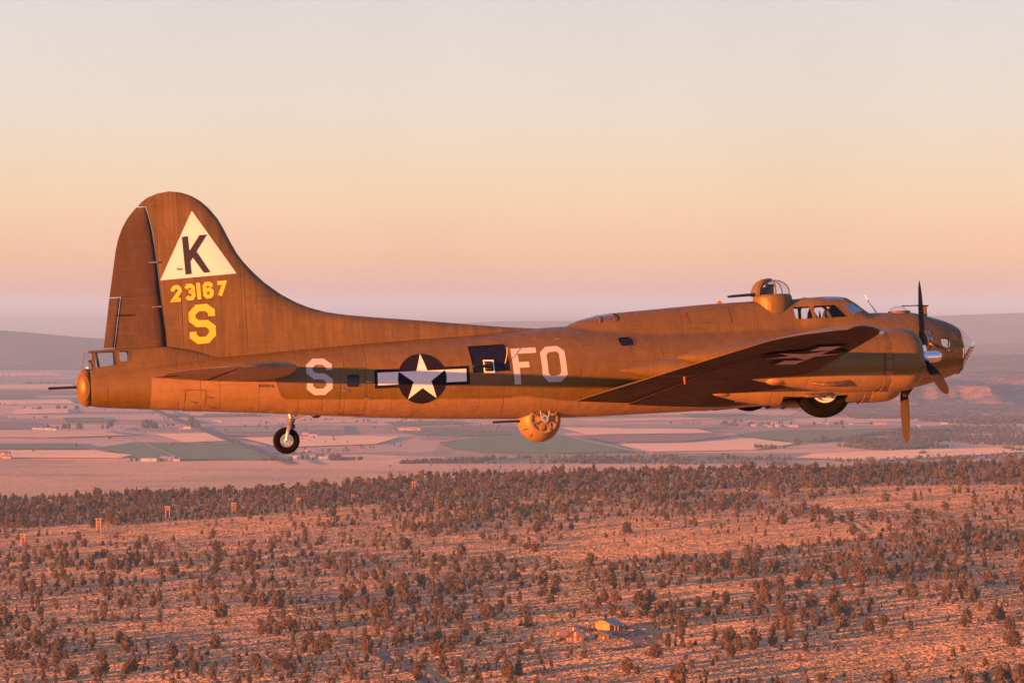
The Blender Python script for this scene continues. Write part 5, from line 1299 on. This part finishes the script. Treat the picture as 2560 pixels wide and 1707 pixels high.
# clumps of garden trees round the farms: each its own tree
BL = []
for k in range(3):
    v, f = crown_arrays(rt_, 1.0, (.85, .8, .42)[k], 120, (3, 1, 4)[k], .08, .18); BL.append(fast_mesh('crown', v, f, M_leaf2))
VT = [(1812, 1062, 13, 1.5, 0, 'wide round tree west of the hamlet by the pale stubble'), (1838, 1058, 14, .95, 1, 'first of two tall round trees before the hamlet'), (1852, 1057, 15, .9, 1, 'second of two tall round trees before the hamlet'), (1878, 1065, 14, 1.1, 0, 'round tree at the hamlet edge over a pink roof'),
      (1949, 1060, 16, .9, 2, 'poplar behind the pink sheds of the hamlet'), (1956, 1060, 15, .9, 2, 'twin poplar behind the pale roofed shed'), (2065, 1054, 13, 1, 2, 'dark poplar behind the long white farmhouse'), (2104, 1061, 14, 1.1, 0, 'round tree east of the long white farmhouse'), (2109, 1071, 10, 1.0, 0, 'small round tree on the green field'),
      (1890, 1121, 12, 1.1, 0, 'dark tree at the stubble corner below the wing'), (1916, 1122, 11, 1.3, 0, 'broad dark tree beside the pale track'), (1930, 1122, 12, 1.1, 0, 'bushy tree at the end of the short hedge'), (1960, 1122, 9, 1.0, 0, 'lone dark bush below the main wheel'), (1992, 1112, 18, 1.1, 0, 'pale feathery tree where the stream meets the green field'), (2057, 1105, 18, .8, 1, 'pale slender tree on the stream bank'),
      (368, 1070, 26, 1.6, 0, 'great dark spreading tree below the tail section'), (384, 1071, 20, 1.5, 0, 'lower half of the great spreading clump below the tail'), (276, 1067, 20, 1.0, 0, 'round topped tree north of the big green field'), (478, 1064, 28, 1.0, 1, 'tallest dark tree by the white farm roofs'), (488, 1068, 22, 1.3, 0, 'broad tree leaning over the white farm roofs'), (496, 1070, 16, 1.0, 0, 'small tree at the end of the farm clump'),
      (145, 1023, 16, 1.2, 0, 'dark tree clump right below the tail gun muzzle'), (163, 1023, 15, 1.0, 1, 'slim tree beside the pale stubble strip'), (192, 1023, 16, 1.2, 0, 'round tree below the tail turret'), (160, 1072, 15, 1.1, 0, 'tree among the white sheds below the tail turret'), (172, 1072, 17, .9, 1, 'upright tree among the white sheds'), (198, 1072, 18, 1.2, 0, 'bushy tree at the end of the white sheds'),
      (757, 1147, 9, 1.0, 0, 'round tree beside the small white house'), (768, 1147, 10, .9, 1, 'second round tree beside the small white house'), (794, 1146, 9, 1.1, 0, 'first of two round trees by the blue roof'), (805, 1145, 9, 1.0, 0, 'second of two round trees by the blue roof'), (832, 1151, 14, 1.2, 0, 'large round tree in front of the long dark shed'), (845, 1151, 15, 1.1, 0, 'large round tree touching the long dark shed'), (900, 1150, 9, 1.3, 0, 'round tree standing east of the long dark shed'),
      (728, 1150, 7, 1.2, 0, 'small bushy tree at the road end'), (680, 1150, 11, 1.0, 0, 'dark conical tree beside the farm road'), (688, 1149, 11, .8, 1, 'upright tree beside the farm road'), (663, 1152, 8, 1.0, 0, 'low round tree near the farm road'), (425, 1152, 9, 1.4, 0, 'dark tree at the end of the great gabled barn'), (24, 1136, 8, .8, 1, 'pointed tree behind the dark roofed barn'), (623, 1232, 9, 1.0, 0, 'large round tree alone at the plateau rim below the tail wheel'),
      (1893, 1186, 12, 1.6, 0, 'broad dark tree on the grass plain below the engines')]
for (px, py, h, wm, k, lb) in VT:
    x, y = pxg(px, py); z = float(gz(x, y)); dist = y
    if px == 623: x, y = pxt(px, py); z = float(gz(x, y)); h = 8
    o = empty('valley_tree', (x, y, z - .3), rt_.uniform(0, 6)); o.scale = (h * wm, h * wm, h)
    cr_ = bpy.data.objects.new('crown', BL[k]); C.objects.link(cr_); cr_.parent = o; tr_ = bpy.data.objects.new('trunk', TRUNK); C.objects.link(tr_); tr_.parent = o
    tag(o, lb.replace(' west', ' tailward').replace(' east', ' noseward'), 'tree', 'broad trees round the valley farms')
# ================================================================== BUILDINGS
def wallm(name, c, ribs=.3, rough=.7):
    T = NT(name); o = T.obj(); X = T.xyz(o); n = T.noise(o, .8, 4); l_ = T.math('MAXIMUM', rep_lines(T, X[0], ribs, .03), rep_lines(T, X[1], ribs, .03))
    col = T.mix(T.mapr(n, .35, .7), c, tuple(v * .82 for v in c)); col = T.mix(T.math('MULTIPLY', l_, .3), col, tuple(v * .5 for v in c)); T.bsdf(col, rough, 0, T.bump(l_, .4, .03), .3); return T.m
def roof_over(m, x0, x1, hw, ze, zr, th=.12, yc=0.0, ridge=0.0):
    """gable roof along x, between x0 and x1, half width hw, eave height ze, ridge height zr"""
    v = []
    for x in (x0, x1):
        for (y, z) in ((yc - hw, ze), (yc + ridge, zr), (yc + hw, ze)): v += [(x, y, z), (x, y, z + th)]
    m.add(v, [(0, 2, 8, 6), (1, 7, 9, 3), (2, 4, 10, 8), (3, 9, 11, 5), (0, 6, 7, 1), (4, 5, 11, 10), (0, 1, 3, 2), (2, 3, 5, 4), (6, 8, 9, 7), (8, 10, 11, 9)])
def gable_body(m, x0, x1, hw, ze, zr, yc=0.0, ridge=0.0, z0=-1.5):
    v = []
    for x in (x0, x1): v += [(x, yc - hw, z0), (x, yc + hw, z0), (x, yc + hw, ze), (x, yc + ridge, zr), (x, yc - hw, ze)]
    m.add(v, [(0, 1, 2, 3, 4), (9, 8, 7, 6, 5), (0, 5, 6, 1), (1, 6, 7, 2), (2, 7, 8, 3), (3, 8, 9, 4), (4, 9, 5, 0)])
def win(root, c, d, fm, gm, name='window'):
    """a window: frame standing 4 cm proud with a dark pane in it; d = (width, height), on the face that looks along -n"""
    (x, y, z), (wd, h), ax = c, d, fm[1]
    m = MB(); t = .10
    def bx(cx, cz, a, b):
        if ax == 'y': m.box((x + cx, y, z + cz), (a, .12, b))
        else: m.box((x, y + cx, z + cz), (.12, a, b))
    bx(0, h / 2, wd + t, t); bx(0, -h / 2, wd + t, t); bx(-wd / 2, 0, t, h - t); bx(wd / 2, 0, t, h - t)
    f = m.build(name, fm[0], root, smooth=False); p = MB()
    if ax == 'y': p.box((x, y + .02, z), (wd - t, .05, h - t))
    else: p.box((x + .02, y, z), (.05, wd - t, h - t))
    p.build('pane', gm, f, smooth=False); return f
M_glz = plain('house_window_glass', (.20, .20, .24), .08, 0, .1, 2, .02, .8); M_redw = wallm('red_brown_siding', (.10, .028, .022), .25); M_brr = wallm('brown_metal_roof', (.20, .13, .12), .4, .45); M_blr = wallm('slate_blue_roof', (.12, .125, .15), .5, .5)
M_yelw = wallm('ochre_metal_siding', (.42, .19, .03), .5); M_drk = wallm('dark_brown_siding', (.075, .045, .04), .25); M_trim = plain('pale_trim', (.30, .25, .21), .6, bump=0); M_deck = plain('cedar_deck', (.45, .16, .09), .7, bump=0)
def at(px, py, z0=ZP, it=6):
    z = z0
    for _ in range(it): x, y = pxg(px, py, z); z = float(gz(x, y))
    return x, y, z
# --- the gabled house: front gable looks towards the camera, a dormered wing behind
x, y, z = at(1437, 1602); hs = empty('gabled_house', (x, y, z), rad(-8)); tag(hs, 'red brown gabled house with a tall glazed gable and a cedar deck', 'house')
S = 1.0
m = MB(); 
v = []
hw = 5.2
for yy in (0, 9.5): v += [(-hw, yy, -1.5), (hw, yy, -1.5), (hw, yy, 2.6), (.2, yy, 6.6), (-hw, yy, 2.6)]
m.add(v, [(0, 1, 2, 3, 4), (9, 8, 7, 6, 5), (0, 5, 6, 1), (1, 6, 7, 2), (2, 7, 8, 3), (3, 8, 9, 4), (4, 9, 5, 0)]); m.build('wall', M_redw, hs, smooth=False)
m = MB(); v = []
for yy in (-.8, 10.0):
    for (xx, zz) in ((-hw - .9, 1.95), (.2, 6.7), (hw + .9, 1.95)): v += [(xx, yy, zz), (xx, yy, zz + .22)]
m.add(v, [(0, 2, 8, 6), (1, 7, 9, 3), (2, 4, 10, 8), (3, 9, 11, 5), (0, 6, 7, 1), (4, 5, 11, 10), (0, 1, 3, 2), (2, 3, 5, 4), (6, 8, 9, 7), (8, 10, 11, 9)]); rf = m.build('roof', M_brr, hs, smooth=False)
MB().box((-1.6, 6, 6.4), (.9, .9, 2.0)).build('chimney', M_trim, rf, smooth=False)
for c, d in (((.1, -.03, 3.9), (1.5, 2.6)), ((.1, -.03, 1.2), (1.6, 1.6)), ((-2.5, -.03, .9), (.8, 2.0)), ((3.4, -.03, 1.0), (1.0, 1.9)), ((-4.2, -.03, 1.2), (1.0, 1.1))): win(hs, c, d, (M_trim, 'y'), M_glz)
m = MB(); m.box((-6.9, 6.0, 1.0), (4.6, 7.5, 4.4)); m.build('side_wing', M_redw, hs, smooth=False)
m = MB(); roof_over(m, -9.6, -4.6, 4.4, 3.25, 5.6, .2, 6.0); m.build('side_wing_roof', M_brr, hs, smooth=False)
for yy in (4.4, 7.4): win(hs, (-9.24, yy, 1.6), (1.0, 1.2), (M_trim, 'x'), M_glz)
m = MB(); m.box((.4, -2.2, -.25), (14.5, 3.4, .3)); 
for q in range(8): m.box((-6.4 + q * 1.95, -3.7, -.9), (.18, .18, 1.3))
m.box((.4, -3.8, .55), (14.5, .1, .12)); m.box((.4, -3.8, .2), (14.5, .08, .08)); m.build('deck', M_deck, hs, smooth=False)
x, y, z = at(1397, 1586); gs = empty('garage', (x, y, z), rad(-8)); tag(gs, 'low dark garage with a flat brown roof beside the red gabled house', 'garage')
MB().box((0, 2, .7), (6, 4, 4.2)).build('wall', M_drk, gs, smooth=False); m = MB(); roof_over(m, -3.6, 3.6, 2.7, 2.85, 3.6, .16, 2.0); m.build('roof', M_brr, gs, smooth=False); MB().box((.2, -.03, .55), (2.6, .1, 2.1)).build('door', M_deck, gs, smooth=False)
# --- the yellow-lit barn
x, y, z = at(1506, 1577); bn = empty('barn', (x, y, z), rad(-24)); tag(bn, 'big ochre barn with a slate blue roof and an open lean-to, behind the houses', 'barn')
m = MB(); gable_body(m, 0, 0.01, 4.5, 5.0, 5.0)
m = MB(); v = []
for yy in (0, 15): v += [(-4.6, yy, -1.5), (4.6, yy, -1.5), (4.6, yy, 4.4), (-.2, yy, 6.4), (-4.6, yy, 4.6)]
m.add(v, [(0, 1, 2, 3, 4), (9, 8, 7, 6, 5), (0, 5, 6, 1), (1, 6, 7, 2), (2, 7, 8, 3), (3, 8, 9, 4), (4, 9, 5, 0)]); m.build('wall', M_yelw, bn, smooth=False)
m = MB(); v = []
for yy in (-.7, 15.6):
    for (xx, zz) in ((-9.6, 3.0), (-.2, 6.5), (8.4, 3.2)): v += [(xx, yy, zz), (xx, yy, zz + .2)]
m.add(v, [(0, 2, 8, 6), (1, 7, 9, 3), (2, 4, 10, 8), (3, 9, 11, 5), (0, 6, 7, 1), (4, 5, 11, 10), (0, 1, 3, 2), (2, 3, 5, 4), (6, 8, 9, 7), (8, 10, 11, 9)]); m.build('roof', M_blr, bn, smooth=False)
for c in ((-2.6, -.06, 1.2), (1.9, -.06, 1.7)):
    d_ = MB().box(c, (2.3 if c[0] < 0 else 3.0, .1, 2.9 if c[0] < 0 else 3.6)).build('door', wallm('ochre_door', (.55, .22, .05), .8), bn, smooth=False)
    MB().box((c[0] + .8, c[1] - .08, c[2]), (.1, .06, .5)).build('handle', M_drk, d_, smooth=False)
for xx, yy in ((8.0, -.3), (8.0, 5), (8.0, 10), (8.0, 15), (-9.2, -.3), (-9.2, 7), (-9.2, 15)): MB().box((xx, yy, .9), (.3, .3, 4.7 if xx > 0 else 4.2)).build('post', M_deck, bn, smooth=False)
# --- the small cabin
x, y, z = at(1505, 1598); cb = empty('cabin', (x, y, z), rad(-14)); tag(cb, 'small dark cabin with a blue roof and porch in front of the ochre barn', 'cabin')
m = MB(); v = []
for yy in (0, 6.5): v += [(-4.4, yy, -1.5), (3.6, yy, -1.5), (3.6, yy, 2.5), (-.4, yy, 4.4), (-4.4, yy, 2.5)]
m.add(v, [(0, 1, 2, 3, 4), (9, 8, 7, 6, 5), (0, 5, 6, 1), (1, 6, 7, 2), (2, 7, 8, 3), (3, 8, 9, 4), (4, 9, 5, 0)]); m.build('wall', M_drk, cb, smooth=False)
m = MB(); v = []
for yy in (-1.0, 7.0):
    for (xx, zz) in ((-5.2, 2.2), (-.4, 4.5), (4.6, 2.1)): v += [(xx, yy, zz), (xx, yy, zz + .2)]
m.add(v, [(0, 2, 8, 6), (1, 7, 9, 3), (2, 4, 10, 8), (3, 9, 11, 5), (0, 6, 7, 1), (4, 5, 11, 10), (0, 1, 3, 2), (2, 3, 5, 4), (6, 8, 9, 7), (8, 10, 11, 9)]); m.build('roof', M_blr, cb, smooth=False)
win(cb, (-1.9, -.03, 1.3), (1.4, 1.0), (M_trim, 'y'), M_glz); MB().box((.9, -.05, .8), (.9, .1, 2.0)).build('door', M_trim, cb, smooth=False)
m = MB(); m.box((2.0, -1.4, -.2), (5.0, 2.4, .25)); m.box((4.2, -2.4, .9), (.15, .15, 2.4)); m.box((-.2, -2.4, .9), (.15, .15, 2.4)); m.build('porch', M_deck, cb, smooth=False)
x, y, z = at(2062, 1544); sh = empty('shed', (x, y, z), .2); tag(sh, 'small pale shed standing alone among junipers below the cockpit', 'shed')
MB().box((0, 1.2, .6), (2.4, 2.4, 3.2)).build('wall', M_trim, sh, smooth=False); m = MB(); roof_over(m, -1.5, 1.5, 1.5, 2.2, 2.9, .12, 1.2); m.build('roof', M_blr, sh, smooth=False); MB().box((0, -.04, .7), (.9, .08, 1.8)).build('door', M_drk, sh, smooth=False)
# --- farm buildings in the valley
PALE = wallm('white_siding', (.50, .45, .43), .6); PINK = wallm('pink_siding', (.42, .24, .20), .6); REDB = wallm('barn_red', (.33, .07, .07), .8); GREYR = wallm('grey_roof', (.40, .38, .42), .8, .5); BRN = wallm('brown_siding', (.16, .10, .10), .8); BLU = wallm('pale_blue_roof', (.38, .45, .60), .8, .5)
FB = [(2201, 1063, 40, 9, 5.5, REDB, PALE, 'long red barn with a pale roof by the green field', 'barn'), (2058, 1062, 34, 9, 4.5, PINK, PALE, 'long white farmhouse standing between two dark trees', 'farmhouse'), (1978, 1068, 42, 14, 6, PINK, GREYR, 'big shed with a pale grey roof at the end of the hamlet', 'shed'),
      (1884, 1066, 16, 9, 5, PINK, PALE, 'white roofed cottage under the round tree of the hamlet', 'house'), (1898, 1063, 14, 9, 5, PALE, GREYR, 'small pale house behind the hamlet', 'house'), (1914, 1067, 18, 9, 5, BRN, PALE, 'brown house in the middle of the hamlet', 'house'), (1925, 1069, 12, 8, 5, PINK, PINK, 'small all pink shed at the front of the hamlet', 'shed'),
      (1934, 1063, 16, 9, 6, PINK, PALE, 'pink shed behind the hamlet beside the poplars', 'shed'), (1943, 1068, 14, 9, 6, PINK, PALE, 'pink gabled shed touching the big grey roofed shed', 'shed'), (2128, 1062, 12, 8, 4, PALE, PALE, 'little white hut noseward of the long white farmhouse', 'hut'),
      (372, 1153, 34, 10, 5, PALE, PALE, 'long white shed by the green field under the tail', 'shed'), (418, 1152, 30, 26, 8, BRN, GREYR, 'great gabled barn with a wide grey roof beside the long white shed', 'barn'), (441, 1153, 14, 8, 4, PALE, BLU, 'low blue roofed lean-to beside the great gabled barn', 'shed'),
      (18, 1146, 20, 8, 5, PINK, BRN, 'pink walled barn with a dark roof near the picture edge', 'barn'), (4, 1138, 26, 12, 8, BRN, BRN, 'large dark roofed barn cut off by the picture edge', 'barn'), (741, 1147, 14, 9, 6, PALE, PALE, 'small bright white house at the end of the farm road', 'house'), (806, 1147, 20, 8, 4, BLU, BLU, 'pale blue roofed shed behind two round trees', 'shed'),
      (868, 1150, 36, 12, 5, BRN, BRN, 'long dark shed between two round trees', 'shed'), (1024, 1076, 64, 16, 8, PINK, PINK, 'very long pink building beyond the fields under the star roundel', 'building'), (764, 1089, 18, 10, 7, PINK, PINK, 'pink farm building near the tail wheel', 'barn'), (782, 1091, 24, 9, 4, PALE, PALE, 'low white shed beside the pink farm building', 'shed'),
      (772, 1130, 14, 9, 4, PALE, PALE, 'white trailer-like shed in the pale field', 'shed'), (90, 1074, 22, 9, 4.5, PALE, PALE, 'first white shed in the row below the tail gun', 'shed'), (106, 1075, 22, 9, 5, PALE, PALE, 'second white shed in the row below the tail gun', 'shed'), (122, 1075, 16, 9, 5, PALE, GREYR, 'third shed of the row, with a grey roof', 'shed'), (136, 1076, 12, 9, 4, PALE, PALE, 'tiny white hut ending the row of sheds', 'hut'),
      (468, 1072, 22, 9, 5, PALE, PALE, 'white roofed farmhouse at the foot of the tallest dark tree', 'farmhouse'), (454, 1074, 14, 9, 4, PINK, PALE, 'small pink shed before the white roofed farmhouse', 'shed'), (492, 1041, 44, 12, 8, BRN, GREYR, 'long grey shed far off under the tail section', 'shed'), (543, 1055, 26, 9, 4, PALE, PALE, 'little white building on the far stubble', 'shed'),
      (72, 1024, 26, 10, 7, PINK, PALE, 'pink farmhouse among the far trees below the tail gun', 'farmhouse'), (2360, 1060, 20, 9, 3, PALE, PALE, 'low white shed at the end of the green fields', 'shed'), (2297, 1067, 9, 8, 4, PALE, PALE, 'tiny white hut at the bend of the field track', 'hut')]
for (px, py, L_, D_, Hh, wm_, rm_, lb, ct) in FB:
    x, y = pxg(px, py); z = max(float(gz(x, y)), ZV + 2.0); r = empty('farm_building', (x, y, z), rad(rt_.uniform(-12, 12)))
    m = MB(); gable_body(m, -L_ / 2, L_ / 2, D_ / 2, Hh * .62, Hh); m.build('wall', wm_, r, smooth=False)
    m = MB(); roof_over(m, -L_ / 2 - .6, L_ / 2 + .6, D_ / 2 + .7, Hh * .58, Hh + .1, .25); m.build('roof', rm_, r, smooth=False)
    MB().box((L_ * .12, -D_ / 2 - .06, Hh * .25), (min(3.2, L_ * .2), .14, Hh * .5)).build('door', BRN if wm_ is not BRN else PALE, r, smooth=False)
    tag(r, lb, ct, 'farm buildings in the valley')
# ================================================================== POWER POLES
M_pole = plain('weathered_pole', (.52, .26, .14), .8, bump=0)
def pole_proto():
    r = empty('power_pole'); m = None
    for sx in (-2.1, 2.1): MB().tube([(sx, 0, -2), (sx, 0, 12.2)], [.30, .22], 8).build('post', M_pole, r)
    MB().box((0, 0, 11.6), (7.4, .35, .4)).build('crossarm', M_pole, r, smooth=False)
    m = MB(); m.tube([(-2.1, -.2, 7.2), (2.1, -.2, 10.6)], .13, 6); m.tube([(2.1, .2, 7.2), (-2.1, .2, 10.6)], .13, 6); m.build('cross_brace', M_pole, r)
    m = MB()
    for sx in (-3.4, 0, 3.4): m.lathe((sx, 0, 11.4), (0, 0, -1), [(0, .12), (.2, .2), (.4, .12), (.6, .2), (.8, .12), (1.0, .18), (1.2, .05)], 8)
    m.build('insulator_string', M_blk, r); return r
PP = [(57, 1364, 30, 'nearest H-shaped timber power pole, standing clear on the grass below the tail gun'), (246, 1327, 32, 'H-shaped power pole at the foot of the dense juniper belt'), (419, 1293, 28, 'H-shaped power pole against the dark juniper belt below the fin'), (584, 1279, 23, 'H-shaped power pole in the juniper belt nearer the tail wheel'),
      (746, 1263, 19, 'H-shaped power pole among junipers below the tail wheel'), (882, 1252, 17, 'H-shaped power pole among junipers below the code letter'), (1034, 1224, 21, 'H-shaped power pole at the rim of the plateau')]
p0 = None
for i, (px, py, hp, lb) in enumerate(PP):
    if i == 7: x, y = pxg(px, py); z = float(gz(x, y))
    else: x, y, z = at(px, py)
    o = pole_proto() if p0 is None else copy_tree(p0); p0 = p0 or o
    k = hp / (12.2 * FPX / y); o.location = (x, y, z); o.scale = (k, k, k); o.rotation_euler = (0, 0, rad(-12)); tag(o, lb, 'power pole', 'H-shaped power poles crossing the slope')
for o_ in bpy.data.objects:
    if o_.get('label') and len(o_['label'].split()) > 16: print('LONG', len(o_['label'].split()), o_.name, o_['label'])
# ================================================================== HAZE
ob = [o for o in bpy.data.objects if o.type == 'MESH']
zmax = 60 + max((o.matrix_world @ Vector(b)).z for o in ob if o.name.startswith(('mountains', 'hills', 'terrain')) for b in o.bound_box)
zmin = ZV - 12
print('haze top', zmax)
m = MB().box((0, 35700, (zmin - 2 + zmax + 8) / 2), (36600, 72800, zmax + 8 - zmin + 2)); T = NT('haze_volume')
pv = T.n('ShaderNodeVolumePrincipled'); pv.inputs['Color'].default_value = (.34, .60, 1.0, 1); pv.inputs['Density'].default_value = HAZE_DENS; pv.inputs['Anisotropy'].default_value = 0.0
T.l(pv.outputs[0], T.out.inputs['Volume'])
tag(m.build('haze', T.m, None, smooth=False), kind='stuff')
